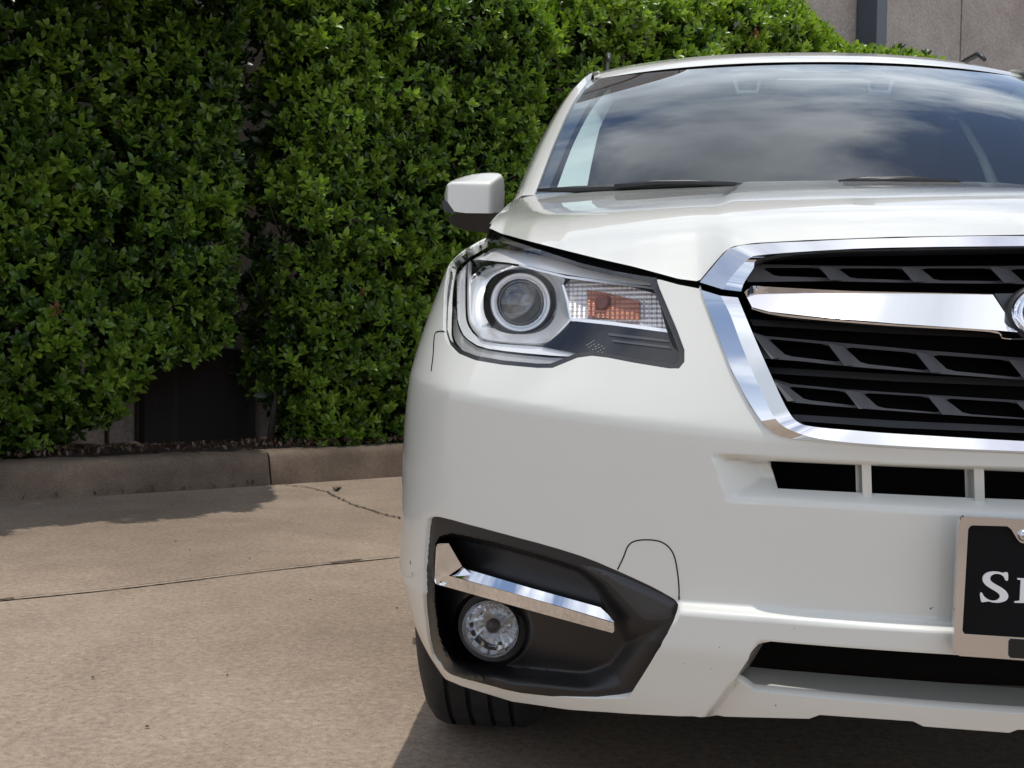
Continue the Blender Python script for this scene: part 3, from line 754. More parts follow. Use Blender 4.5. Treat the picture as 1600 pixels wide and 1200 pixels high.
# chrome blade: flat front face with upright tab, and the sloping upper facet
RDG = [(701,899.5),(760,915.5),(830,935),(900,955.5),(959,973.5)]
RV = lambda P: np.interp(P[:, 0], [701, 760, 830, 900, 959], [899.5, 915.5, 935, 955.5, 973.5])
slab('chrome_blade', [(681.5,853),(684,850),(689,849),(701,849),(708.5,862),(722,885),(701,899.5),(760,915.5),(830,935),(900,955.5),(959,973.5),(960,986),(957,989),(944,985.6),(872,966),(800,946),(710,920.5),(683,913),(680,911),(679,907),(680,880)], M['chrome'], inset=lambda P: -.0035+.005*np.clip((P[:, 1]-RV(P))/22, 0, 1)*(P[:, 0] > 690), thick=.02, step=6, rnd=0, mirror=True, split=True, bevel=.0010)
slab('chrome_blade', [(723,886),(729,889.5),(740,892.5),(830,919),(938,949),(950,960),(960,972.5),(900,954.5),(830,934.5),(760,915),(703,899)], M['chrome'], inset=lambda P: -.0030+.00052*np.clip(RV(P)-P[:, 1], 0, 40), thick=.02, step=5, rnd=0, mirror=True, split=True)
def foglamp():
    Fg = empty('fog_lamp'); reparent(Fg)
    c = hit([(767, 982)], .030)[0]; k = np.linalg.norm(c-CAM)/F
    ax = np.array([-.12, -.99, 0.0]); ax /= np.linalg.norm(ax); rx = np.cross(ax, [0, 0, 1.]); rx /= np.linalg.norm(rx); ry = np.cross(rx, ax)
    def rev(name, prof, m, n=56, ang=60, jit=0):
        V = []; Fc = []
        for (r_, o) in prof:
            for j in range(n):
                t = 2*math.pi*j/n; rr = r_*k; V.append(c+rx*rr*math.cos(t)+ry*rr*math.sin(t)+ax*(o+(jit*random.uniform(-1, 1) if jit and 4 < r_ < 40 else 0)))
        for i in range(len(prof)-1):
            for j in range(n): Fc.append((i*n+j, i*n+(j+1) % n, (i+1)*n+(j+1) % n, (i+1)*n+j))
        return fin(name, V, Fc, m, Fg, clampx=False, ang=ang)
    rev('tube', [(54, -.010), (49, -.013), (45, -.013), (44.5, -.03)], M['black'])
    rev('rim', [(44.8, -.012), (44.8, .001), (43.5, .003), (42.3, .001), (42, -.01)], M['satin'])
    # faceted reflector bowl
    V = []; Fc = []; nr, na = 7, 18
    for i in range(nr+1):
        f = i/nr
        for j in range(na):
            t = 2*math.pi*(j+.12*i)/na; rr = 43.5*(1-f*.82)*k; o = -.006-.040*(f**.7)
            V.append(c+rx*rr*math.cos(t)+ry*rr*math.sin(t)+ax*(o+random.uniform(-.0014, .0014)*(i > 0)))
    for i in range(nr):
        for j in range(na): Fc.append((i*na+j, i*na+(j+1) % na, (i+1)*na+(j+1) % na, (i+1)*na+j))
    fin('reflector', V, Fc, mat('fog_reflector', (.62, .62, .62), .10, 1), Fg, clampx=False, ang=3)
    rev('bulb_shield', [(11, -.02), (11, -.012), (8, -.008), (.5, -.006)], M['black'], 20)
    rev('bulb_holder', [(12, -.045), (10, -.03), (9, -.02)], M['satin'], 20)
    rev('glass', [(42.5, .0)]+[(42.5*math.sin(a), .008*math.cos(a)) for a in np.linspace(1.45, .02, 8)], M['lens'], ang=80)
    return Fg
FOG = foglamp(); F2 = dup_tree(FOG); F2.scale = (-1, 1, 1)

# lower intake: shelf behind the lip, and the vertical dividers of the air slot
def shelf():
    a = cubic(np.array([(1146,1066.5),(1177,1081.5),(1352,1098.5),(1600,1117.5),(1705,1125)]), 40); A = hit(a, fn=skin, key='skin')
    B = A.copy(); B[:, 1] += .095; B[:, 2] += .006
    V = np.vstack([A+np.array([0, .0, -.0005]), B]); Fc = [(i, i+1, 40+i+1, 40+i) for i in range(39)]
    fin('lip_shelf', V, Fc, M['paint'], mirror=True)
    # inner face of the corner leg
    a = cubic(np.array([(1145,1067),(1156,1048),(1172,1021),(1187,1006)]), 14); A = hit(a, fn=skin, key='skin'); B = A+np.array([.035, .09, 0]); V = np.vstack([A, B])
    fin('lip_cheek', V, [(i, i+1, 15+i, 14+i) for i in range(13)], M['paint'], mirror=True, split=True)
    a = cubic(np.array([(1187,1004),(1204,1001),(1489,1023),(1600,1033),(1705,1038)]), 30); A = hit(a, fn=skin, key='skin'); B = A+np.array([0, .05, .0]); V = np.vstack([A, B])
    fin('bar_underside', V, [(i, i+1, 31+i, 30+i) for i in range(29)], M['paint'], mirror=True)
    a = cubic(np.array([(1216,764),(1350,771),(1600,782),(1705,787)]), 30); A = hit(a, fn=skin, key='skin'); B = A+np.array([0, .03, -.004]); V = np.vstack([A, B])
    fin('slot_floor', V, [(i, i+1, 31+i, 30+i) for i in range(29)], M['paint'], mirror=True)
shelf()
for (u0, u1) in ((1349.5, 1358.5), (1525, 1535)):
    pp = hit([(u0, 724+(u0-1350)*.045), (u1, 724+(u1-1350)*.045), (u1+1.5, 775+(u1-1350)*.052), (u0+1.5, 775+(u0-1350)*.052)], fn=skin, key='skin')
    mb = MB(); V = [p+np.array([0, .001, 0]) for p in pp]+[p+np.array([0, .035, 0]) for p in pp]
    mb.add(V, [(0,1,2,3)[::-1], (4,5,6,7), (0,4,5,1), (1,5,6,2), (2,6,7,3), (3,7,4,0)])
    for sgn_ in (1, -1):
        o = cpart('slot_divider', np.array(mb.V)*np.array([sgn_, 1, 1]), [f[::sgn_] for f in mb.F], M['paint'], smooth=False); addmod_bevel(o, .002)
sm_ = cubic(np.array([(694,518),(688,517.5),(681,520),(678.5,530),(677,555),(674,580)]), 30); A = hit(sm_, fn=skin, key='skin'); sq = szs(sm_); nn = nrm(sq[:, 0], sq[:, 1], skin)
for k_ in (1, -1):
    mb = MB(); mb.tube((A+nn*.0001)*np.array([k_, 1, 1]), .0011, 6); reparent(mb.build('bumper_seam', M['void'], smooth=True))
# tow cover seam
tow = cubic(np.array([(965,890),(974,871),(981.5,853),(992,845.5),(1010,843.4),(1031,846),(1046,856),(1055,874),(1060.4,910),(1061,937)]), 60)
A = hit(tow, fn=skin, key='skin'); sq = szs(tow); nn = nrm(sq[:, 0], sq[:, 1], skin)
mb = MB(); mb.tube(A+nn*.0001, .0009, 6); reparent(mb.build('tow_cover_seam', M['void'], smooth=True))

for (u, v, r_) in ((641, 878, 2.4), (642, 881, 1.6), (644, 896, 1.8), (645, 900, 1.2), (1454, 951, 1.6), (1457, 949, 1.0), (1124, 1013, .9), (1241, 982, .9), (1212, 1102, 1.3), (1068, 1037, .8), (1112, 1045, .8)):
    c = szs([(u, v)])[0]; p = skin(c[:1], c[1:])[0]; n_ = nrm(c[:1], c[1:], skin)[0]; k = np.linalg.norm(p-CAM)/F*r_; tx = np.cross(n_, [0, 0, 1.]); tx /= np.linalg.norm(tx); ty = np.cross(n_, tx)
    V = [p+n_*.0003+tx*k*rng.uniform(.5, 1)*math.cos(a)+ty*k*rng.uniform(.6, 1.3)*math.sin(a) for a in np.linspace(0, 5.5, 8)]+[p-n_*.002]
    cpart('paint_chip', V, [tuple(range(8))]+[((j+1) % 8, j, 8) for j in range(8)], M['black'], smooth=False)
# ------------------------------------------------------------------ number plate
def plate():
    Pp = empty('license_plate'); reparent(Pp)
    y0 = -.034; rot = R(-1.0); c = at(1695, 917, y0); c[0] = 0
    def W(u, v, o=0): p = at(u, v, y0-o); return p
    # frame in local coords: half width, half height from photo
    def pt(x, z, o): return np.array([x*math.cos(rot)+z*math.sin(rot)*-1, y0-o, c[2]+z*math.cos(rot)+x*math.sin(rot)])
    # derive rotated local positions from the traced corners
    def loc(u, v, o=0): return W(u, v, o)
    outl = [(1505,806),(1500,809),(1497,816),(1488,1005),(1488,1012),(1491,1019),(1498,1023.5)]
    bw = .157
    TL = loc(1505, 806); BL = loc(1498, 1023.5); ex = (loc(1600, 811.5)-TL); ex /= np.linalg.norm(ex)
    L_ = [loc(*q) for q in outl]
    mid = TL+ex*(-TL[0]/ex[0])
    def flip(p):                          # mirror across the plate's own centre line
        d = p-np.array([0, y0, p[2]]); cx = mid; r_ = p-cx; a = r_@ex; return p-2*a*ex
    Lr = [flip(p) for p in L_][::-1]
    outer = L_+Lr
    inn = [(1509+2,820),(1512,818),(1574,820),(1583,833),(1589,843),(1594,848),(1600,846),(1606,840),(1612,823)]
    inner_l = [loc(*q) for q in [(1503,994),(1507,987),(1511,835),(1512,823),(1516,820),(1572,821.5),(1578,826),(1587,841),(1592,846.5),(1597,848),(1602,847),(1607,842),(1613,829),(1617,824)]]
    inner_l = [loc(*q) for q in [(1505,989),(1502,984),(1511,826),(1514,821.5),(1518,820),(1572,821.5),(1578,826),(1587,841),(1592,846.5),(1597,848),(1602,847),(1607,842),(1613,829),(1617,824)]]
    inner = inner_l+[flip(p) for p in inner_l][::-1]
    o2 = np.array([(p[0], p[2]) for p in outer]); i2 = np.array([(p[0], p[2]) for p in inner])
    P, T = triangulate(densify(o2, .01), [densify(i2, .006)], gridpts(o2.min(0), o2.max(0), .02, .02), .004)
    T = T if True else T
    a, b, cc_ = P[T[0]]; 
    if (b[0]-a[0])*(cc_[1]-a[1])-(b[1]-a[1])*(cc_[0]-a[0]) < 0: T = T[:, ::-1]
    from collections import Counter
    ec = Counter(tuple(sorted((t[i], t[(i+1) % 3]))) for t in T for i in range(3))
    V = [(p[0], y0-.004, p[1]) for p in P]; n = len(V); V += [(p[0], y0+.004, p[1]) for p in P]; Fc = [tuple(t) for t in T]
    for t in T:
        for i in range(3):
            p, q = t[i], t[(i+1) % 3]
            if ec[tuple(sorted((p, q)))] == 1: Fc.append((q, p, n+p, n+q))
    o = cpart('frame', V, Fc, mat('plate_frame_chrome', (.72, .72, .74), .09, 1), Pp); o.data.set_sharp_from_angle(angle=R(40)); addmod_bevel(o, .0018, 3)
    q = densify(o2*np.array([1, 1]), .02)
    V = [(p[0]*.985, y0+.0005, mid[2]-.08+(p[1]-mid[2]+.08)*.97) for p in o2]; V += [(p[0], y0+.003, p[2]) for p in V]; m_ = len(o2)
    cpart('plate', V, [tuple(range(m_)), *[(k, m_+k, m_+(k+1) % m_, (k+1) % m_) for k in range(m_)]], mat('plate_black', (.004, .004, .005), .5, spec=.12), Pp, smooth=False)
    mb = MB(); mb.box((-.12, y0+.003, c[2]-.06), (.12, .01, c[2]+.06)); b_ = mb.build('bracket', M['black']); b_.parent = Pp
    def z9(p): return [(1440+x/4.286, 780+y/4.286) for x, y in p]
    white = mat('plate_white', (.80, .80, .80), .35)
    S_ = z9([(577,488),(578,545),(560,545),(550,518),(525,501),(492,497),(466,508),(455,527),(461,547),(490,567),(530,588),(560,610),(579,638),(577,663),(556,683),(512,693),(472,690),(447,682),(418,687),(396,690),(388,626),(402,622),(414,648),(440,669),(474,680),(505,675),(524,657),(520,636),(495,616),(455,594),(425,573),(406,546),(408,515),(430,492),(470,482),(512,484),(542,493),(558,488)])
    I_ = z9([(640,527),(712,530),(712,541),(694,543),(690,680),(706,684),(706,694),(620,692),(620,683),(645,680),(655,678),(662,545),(660,540),(640,537)])
    for nm, gl in (('letter', S_), ('letter', I_)):
        q = densify(chaikin(gl, 2 if gl is S_ else 0), 1.2); V3 = np.array([W(u, v, -.0002) for u, v in q]); V3[:, 1] = y0-.0010
        V2 = V3.copy(); V2[:, 1] = y0+.0008; k = len(q)
        P2, T2 = triangulate(np.stack([V3[:, 0], V3[:, 2]], 1), [], np.array([[9., 9.]]), .001)
        VV = [(p[0], y0-.0010, p[1]) for p in P2]; a, b, cc_ = P2[T2[0]]
        if (b[0]-a[0])*(cc_[1]-a[1])-(b[1]-a[1])*(cc_[0]-a[0]) < 0: T2 = T2[:, ::-1]
        ecl = Counter(tuple(sorted((t[i], t[(i+1) % 3]))) for t in T2 for i in range(3)); FF = [tuple(t) for t in T2]; n = len(VV); VV += [(p[0], y0+.0008, p[1]) for p in P2]
        for t in T2:
            for i in range(3):
                p, r_ = t[i], t[(i+1) % 3]
                if ecl[tuple(sorted((p, r_)))] == 1: FF.append((r_, p, n+p, n+r_))
        cpart(nm, VV, FF, white, Pp, smooth=False)
    # bolts
    for fl in (0, 1):
        b0 = loc(1597.5, 835.5); 
        if fl: b0 = flip(b0)
        mb = MB(); pr = [(.0068, .0), (.0068, .002), (.0055, .004), (.003, .0052), (.0002, .0055)]; n = 20
        for i, (r_, o) in enumerate(pr): mb.V += [(b0[0]+r_*math.cos(2*math.pi*k/n), y0-.004-o, b0[2]+r_*math.sin(2*math.pi*k/n)) for k in range(n)]
        for i in range(len(pr)-1): mb.F += [(i*n+k, i*n+(k+1) % n, (i+1)*n+(k+1) % n, (i+1)*n+k) for k in range(n)]
        b_ = mb.build('bolt', M['satin'], Pp, smooth=True)
        mb = MB(); s_ = .0026
        mb.box((b0[0]-s_, y0-.0098, b0[2]-.0006), (b0[0]+s_, y0-.0088, b0[2]+.0006)); mb.box((b0[0]-.0006, y0-.0099, b0[2]-s_), (b0[0]+.0006, y0-.0089, b0[2]-.0007)); mb.box((b0[0]-.0006, y0-.0099, b0[2]+.0007), (b0[0]+.0006, y0-.0089, b0[2]+s_))
        mb.build('bolt_slot', M['void'], Pp)
    # dark sticker window in the lower border
    q = [loc(*w_) for w_ in [(1577,996),(1574,1000),(1573.5,1022),(1576,1026)]]; q = q+[flip(p) for p in q][::-1]
    V = [(p[0], y0-.0052, p[2]) for p in q]+[(p[0], y0-.0035, p[2]) for p in q]; k = len(q)
    o = cpart('sticker_window', V, [tuple(range(k))]+[(j, k+j, k+(j+1) % k, (j+1) % k) for j in range(k)], M['gloss_black'], Pp, smooth=False)
plate()

# ------------------------------------------------------------------ wheels
def wheel(x, y, name='wheel'):
    Wh = empty(name, (0, 0, 0)); reparent(Wh)
    sg = -1 if x < 0 else 1; Rr = .352; hw = .112
    prof = [(-hw+.012, .235), (-hw-.002, .26), (-hw-.006, .295), (-hw+.004, .325), (-hw+.018, .343), (-hw+.034, .350)]
    for gx in (-.058, -.020, .020, .058):
        prof += [(gx-.0045, Rr), (gx-.004, Rr-.008), (gx+.004, Rr-.008), (gx+.0045, Rr)]
    prof += [(hw-.034, .350), (hw-.018, .343), (hw-.004, .325), (hw+.006, .295), (hw+.002, .26), (hw-.012, .235)]
    def rev(nm, prof, m, n=96, sharp=30):
        V = []; Fc = []
        for a in range(n):
            t = 2*math.pi*a/n
            for (px, r_) in prof: V.append((x+sg*px, y+r_*math.cos(t), .352+r_*math.sin(t)))
        k = len(prof)
        for a in range(n):
            for i in range(k-1):
                q = (a*k+i, a*k+i+1, ((a+1) % n)*k+i+1, ((a+1) % n)*k+i); Fc.append(q if sg > 0 else q[::-1])
        o = mesh(nm, V, Fc, m, Wh); o.data.set_sharp_from_angle(angle=R(sharp)); return o
    rev('tyre', prof, M['rubber'])
    # rim with five double spokes
    rev('rim', [(hw-.010, .232), (hw-.012, .240), (hw-.004, .238), (hw-.014, .222), (.02, .205), (-hw+.01, .21)], M['satin'])
    mb = MB()
    for k in range(5):
        for d in (-.16, .16):
            a = 2*math.pi*k/5+d; b = 2*math.pi*k/5+d*.4
            p0 = Vector((x+sg*(hw-.035), y+.05*math.cos(b), .352+.05*math.sin(b))); p1 = Vector((x+sg*(hw-.022), y+.225*math.cos(a), .352+.225*math.sin(a)))
            mb.tube([p0, p0.lerp(p1, .5), p1], [.019, .014, .016], 8)
    o = mb.build('spokes', M['satin'], Wh, smooth=True)
    rev('hub', [(hw-.02, .001), (hw-.022, .035), (hw-.035, .055), (.0, .06)], M['satin'], 32)
    rev('brake_disc', [(.03, .05), (.03, .15), (.01, .15), (.01, .05)], M['satin'], 48)
for wx in (-.786, .786):
    for wy in (.945, 3.585): wheel(wx, wy)

# ------------------------------------------------------------------ windscreen, pillars, roof
bl = at(838, 302, 1.16); tl = at(924, 124.5, 1.90)
bc = np.array([0, 1.02, 1.095]); tcn = at(1272, 99, 1.80); tcn[0] = 0
def ws(c, t, off=0.0):                   # c: -1 left .. 0 centre .. 1 right, t: 0 cowl .. 1 header
    c = np.asarray(c, float); t = np.asarray(t, float); a = np.abs(c)
    k = a**2.2
    B_ = bc+(bl-bc)*np.stack([a, k, a**2], -1); T_ = tcn+(tl-tcn)*np.stack([a, k, a**2], -1)
    P = B_+(T_-B_)*t[..., None]
    P[..., 2] += .030*np.sin(np.pi*np.clip(t, 0, 1)); P[..., 1] += -.018*np.sin(np.pi*np.clip(t, 0, 1))
    P[..., 0] *= -np.sign(-c) if False else 1
    P[..., 0] = np.where(c > 0, -P[..., 0], P[..., 0])
    nr = np.array([0, -.55, .83]); return P+nr*off
def wsgrid(c0, c1, nc, t0, t1, ntt, off=0):
    C_, T_ = np.meshgrid(np.linspace(c0, c1, nc), np.linspace(t0, t1, ntt), indexing='ij'); V = ws(C_.ravel(), T_.ravel(), off)
    return V, [(i*ntt+j, (i+1)*ntt+j, (i+1)*ntt+j+1, i*ntt+j+1) for i in range(nc-1) for j in range(ntt-1)]
# ws with c=-1 is the left (photo) side: bl has negative X
V, Fc = wsgrid(-1, 1, 61, -.06, 1, 31); WS = cpart('windshield', V, Fc, M['glass'])
def wstrip(name, pts_a, pts_b, m, off, parent=None):
    V = np.vstack([ws(np.array([p[0] for p in pts_a]), np.array([p[1] for p in pts_a]), off), ws(np.array([p[0] for p in pts_b]), np.array([p[1] for p in pts_b]), off)])
    n = len(pts_a); return V, [(i, n+i, n+i+1, i+1) for i in range(n-1)]
tt = np.linspace(-.06, 1, 30)
# black ceramic border on the glass
Vs = []; Fs = []
def addto(V, Fc):
    n = len(Vs); Vs.extend(list(V)); Fs.extend([tuple(q+n for q in f) for f in Fc])
for sg in (-1, 1):
    ins_ = np.interp(tt, [-.06, .05, .3, .6, .85, .93, 1], [.035, .035, .045, .060, .085, .16, .42])
    V, Fc = wstrip('f', [(sg*1.0, t) for t in tt], [(sg*(1-w_), t) for w_, t in zip(ins_, tt)], None, -.003)
    addto(V, Fc if sg < 0 else [f[::-1] for f in Fc])
cs = np.linspace(-.62, .62, 40); V, Fc = wstrip('f', [(c, 1.0) for c in cs], [(c, .972-.045*(abs(c) < .37)-.045*max(0, 1-max(0, abs(c)-.13)/.03)) for c in cs], None, -.0034); addto(V, Fc)
cs = np.linspace(-1, 1, 40); V, Fc = wstrip('f', [(c, -.05) for c in cs], [(c, .035) for c in cs], None, -.0038); addto(V, Fc)
o = cpart('glass_border', Vs, Fs, M['frit'], WS)
# pillars outside
def pillar():
    n = 24; t = np.linspace(-.03, 1, n); E_ = ws(-np.ones(n), t, .002)
    sil = cubic(np.array([(800,316),(804,310.5),(819,274.5),(840,228),(864,183),(888,147),(909,124.5),(924,114),(936,110.5)]), n)
    rows = [E_+np.array([0, .004, -.012]), E_+np.array([-.001, 0, .004])]
    Mp = np.array([at(u, v, y) for (u, v), y in zip(sil, E_[:, 1]+.075)])
    rows.append(E_*.6+Mp*.4+np.array([-.006, -.012, .006])); rows.append(Mp)
    rows.append(Mp+np.array([.004, .05, 0.0])); rows.append(Mp+np.array([.03, .09, -.005]))
    V = np.vstack(rows); Fc = [(i*n+j, i*n+j+1, (i+1)*n+j+1, (i+1)*n+j) for i in range(len(rows)-1) for j in range(n-1)]
    a, b, c = V[2*n+3], V[2*n+4], V[3*n+4]
    if np.cross(b-a, c-a)@np.array([-1, -1, .5]) < 0: Fc = [f[::-1] for f in Fc]
    fin('windshield_pillar', V, Fc, M['paint'], mirror=True, split=True, ang=50)
    return Mp
PIL = pillar()
# inner pillar trim, pale, seen through the glass
def itrim():
    n = 20; t = np.linspace(0.0, .93, n)
    a = np.interp(t, [0, .3, .6, .93], [.95, .945, .93, .90]); b = np.interp(t, [0, .3, .6, .93], [.86, .875, .89, .885])
    A = ws(-a, t, -.02); B_ = ws(-b, t, -.055)+np.array([0, .05, 0]); C_ = B_+np.array([-.02, .10, 0])
    V = np.vstack([A, B_, C_]); Fc = [(i*n+j, (i+1)*n+j, (i+1)*n+j+1, i*n+j+1) for i in range(2) for j in range(n-1)]
    fin('pillar_trim', V, Fc, M['trim'], mirror=True, split=True, ang=50)
itrim()
def roof():
    Yr = np.array([1.80, 1.86, 1.98, 2.15, 2.4, 2.8, 3.3, 3.8, 4.15, 4.3]); zc = np.array([tcn[2]+.004, tcn[2]+.034, 1.640, 1.655, 1.668, 1.672, 1.665, 1.645, 1.61, 1.56])
    xs_ = np.linspace(0, 1, 26); V = []
    for k, (Y, z) in enumerate(zip(Yr, zc)):
        f = max(0, 1-(Y-1.8)/.5)
        for a in xs_:
            X = -a*(.602+.03*min(1, (Y-1.8)/.6)); dY = (tl[1]-tcn[1])*a**2.2*f
            drop = (.022*f+.07*(1-f)*1.0)*a**2.4+ (.02*a**12)*(1-f)
            V.append((X, Y+dY, z-drop))
    n = len(xs_); Fc = [(i*n+j, i*n+j+1, (i+1)*n+j+1, (i+1)*n+j) for i in range(len(Yr)-1) for j in range(n-1)]
    fin('roof', V, [f[::-1] for f in Fc] , M['paint'], mirror=True, ang=70)
roof()
def greenhouse():
    # side glass, rear glass and quarter panels of the cabin
    Y = np.linspace(1.32, 4.2, 24); V = []
    for y in Y:
        top = np.array([-.615, y, 1.585 if y < 3.9 else 1.56]); t0 = np.clip((y-1.30)/.66, 0, 1)
        bot = np.array([-.80, y, 1.02+.03*(y-1.3)]); 
        if y < 1.98: top = bot+(np.array([-.615, 1.98, 1.585])-np.array([-.80, 1.98, 1.03]))*t0; top[1] = y
        V += [bot, bot*.5+top*.5+np.array([-.012, 0, 0]), top]
    Fc = [(i*3+j, i*3+j+1, (i+1)*3+j+1, (i+1)*3+j) for i in range(23) for j in range(2)]
    fin('side_window', V, Fc, M['gloss_black'], mirror=True, split=True, ang=60)
    mb = MB(); 
    V = [(-.80, 4.2, 1.1), (.80, 4.2, 1.1), (.60, 4.28, 1.56), (-.60, 4.28, 1.56), (-.80, 4.5, 1.02), (.80, 4.5, 1.02)]
    mb.add(V, [(0, 3, 2, 1), (4, 0, 1, 5)]); reparent(mb.build('rear_window', M['gloss_black']))
    mb = MB(); mb.box((-.79, 1.45, .9), (.79, 4.1, .93)); reparent(mb.build('cabin_floor', M['cabin']))
greenhouse()
def rails():
    for sg in (-1, 1):
        zr = RZ
        mb = MB(); mb.tube([(sg*.560, 2.12, zr-.045), (sg*.562, 2.18, zr-.012), (sg*.565, 2.30, zr), (sg*.57, 2.8, zr+.0), (sg*.57, 3.4, zr-.01), (sg*.56, 3.75, zr-.06)], [.006, .009, .009, .009, .009, .008], 10)
        reparent(mb.build('roof_rail', M['black'], smooth=True))
RZ = at(1488, 94, 2.30)[2]
rails()
def cabin():
    mb = MB(); n = 14
    V = []; prof = [(1.10, 1.02), (1.25, 1.075), (1.42, 1.085), (1.55, 1.05), (1.60, .9)]
    for i in range(n+1):
        x = -.72+1.44*i/n
        for (y, z) in prof: V.append((x, y+.08*(x/.72)**2, z-(0.02 if abs(x) > .6 else 0)+(.03 if .2 < x < .55 and y > 1.4 and z > 1 else 0)))
    m_ = len(prof); mb.add(V, [(i*m_+j, (i+1)*m_+j, (i+1)*m_+j+1, i*m_+j+1) for i in range(n) for j in range(m_-1)])
    reparent(mb.build('dashboard', M['cabin'], smooth=True))
    for sx in (-.37, .37):
        S = empty('seat'); reparent(S)
        mb = MB(); mb.box((sx-.24, 2.28, .9), (sx+.24, 2.42, 1.32)); o = mb.build('seat_back', M['seatm'], S, smooth=True); addmod_bevel(o, .05, 4)
        mb = MB(); mb.box((sx-.13, 2.30, 1.36), (sx+.13, 2.40, 1.52)); o = mb.build('headrest', M['seatm'], S, smooth=True); addmod_bevel(o, .035, 4)
        for hx in (-.05, .05):
            mb = MB(); mb.tube([(sx+hx, 2.35, 1.3), (sx+hx, 2.35, 1.38)], .006, 8); mb.build('headrest_post', M['black'], S, smooth=True)
    mb = MB(); mb.box((-.12, 1.70, 1.435), (.12, 1.72, 1.50)); o = mb.build('rear_view_mirror', M['black'], smooth=True); addmod_bevel(o, .012, 3); reparent(o)
    # stereo camera pods behind the top of the glass
    CP = empty('camera_housing'); reparent(CP)
    mb = MB(); mb.box((-.22, 1.80, 1.51), (.22, 1.90, 1.545)); o = mb.build('cover', M['cabin'], CP); addmod_bevel(o, .01)
    for (u, w_) in ((1168, 26), (1374, 26)):
        P0 = [at(x, y, 1.785) for x, y in ((u-19, 126), (u-15, 144), (u+15, 144), (u+19, 126))]
        mb = MB(); mb.tube(P0, .0065, 8); mb.build('camera_bezel', mat('pod_grey', (.42, .44, .47), .5), CP, smooth=True)
        P1 = at(u, 134, 1.80); mb = MB(); mb.tube([P1, P1+np.array([0, .03, 0])], .012, 12); mb.build('camera_lens', M['gloss_black'], CP)
    # door pillar trim on the far side seen through the glass
    p = [at(1500, 186, 2.35), at(1512, 205, 2.32), at(1535, 245, 2.28), at(1553, 290, 2.22)]
    mb = MB(); mb.tube(p, [.010, .012, .014, .016], 8); reparent(mb.build('belt_trim', M['trim'], smooth=True))
    # headliner
    V = [(-.6, 1.9, 1.55), (.6, 1.9, 1.55), (.6, 4.1, 1.56), (-.6, 4.1, 1.56)]; mb = MB(); mb.add(V, [(0, 1, 2, 3)]); reparent(mb.build('headliner', mat('headliner_cloth', (.22, .22, .22), .9)))
cabin()
# wipers
def wiper(blade, arm, Y, knob=None):
    Wp = empty('wiper'); reparent(Wp)
    mb = MB(); mb.tube([at(u, v, y) for (u, v, y) in blade], [.004]+[.008]*(len(blade)-2)+[.004], 6); mb.build('blade', M['black'], Wp, smooth=True)
    mb = MB(); mb.tube([at(u, v, y) for (u, v, y) in arm], .006, 6); mb.build('arm', M['black'], Wp, smooth=True)
wiper([(840, 297.5, 1.13), (900, 296, 1.10), (960, 294, 1.085), (1040, 290, 1.07), (1100, 288.5, 1.06), (1172, 289.5, 1.06)], [(960, 292, 1.07), (1023, 285.5, 1.06), (1080, 285, 1.05), (1150, 289, 1.05)], 1.1)
wiper([(1310, 284, 1.045), (1350, 281.5, 1.04), (1420, 280.5, 1.04), (1500, 284, 1.05)], [(1325, 284, 1.03), (1400, 281, 1.03), (1440, 284, 1.03)], 1.04)
# cowl
mb = MB(); V = []
for i in range(21):
    c = -1+.1*i; p = ws(np.array([c]), np.array([-.05]), .004)[0]; V += [p, p+np.array([0, -.05, -.012])]
mb.add(V, [(i*2, i*2+1, i*2+3, i*2+2) for i in range(20)]); reparent(mb.build('cowl', M['black']))

# ------------------------------------------------------------------ door mirror
def pillow(outline, hfun, Y, step=3.0, rnd=1, back=.0):
    O = densify(chaikin(outline, rnd), step)
    P, T = triangulate(O, [], gridpts(O.min(0), O.max(0), step, step*.87), step*.4)
    h = hfun(P); V = np.array([at(u, v, Y-q) for (u, v), q in zip(P, h)])
    a, b, c = V[T[0]]
    if np.cross(b-a, c-a)@(CAM-a) < 0: T = T[:, ::-1]
    n = len(V); B_ = np.array([at(u, v, Y+back+.02) for u, v in P]); Fc = [tuple(t) for t in T]+[tuple(q+n for q in t[::-1]) for t in T]
    from collections import Counter
    ec = Counter(tuple(sorted((t[i], t[(i+1) % 3]))) for t in T for i in range(3))
    for t in T:
        for i in range(3):
            p, q = t[i], t[(i+1) % 3]
            if ec[tuple(sorted((p, q)))] == 1: Fc.append((q, p, n+p, n+q))
    return np.vstack([V, B_]), Fc
def smin(*a, k=.012):
    r = -k*np.log(sum(np.exp(-x/k) for x in a)); return r
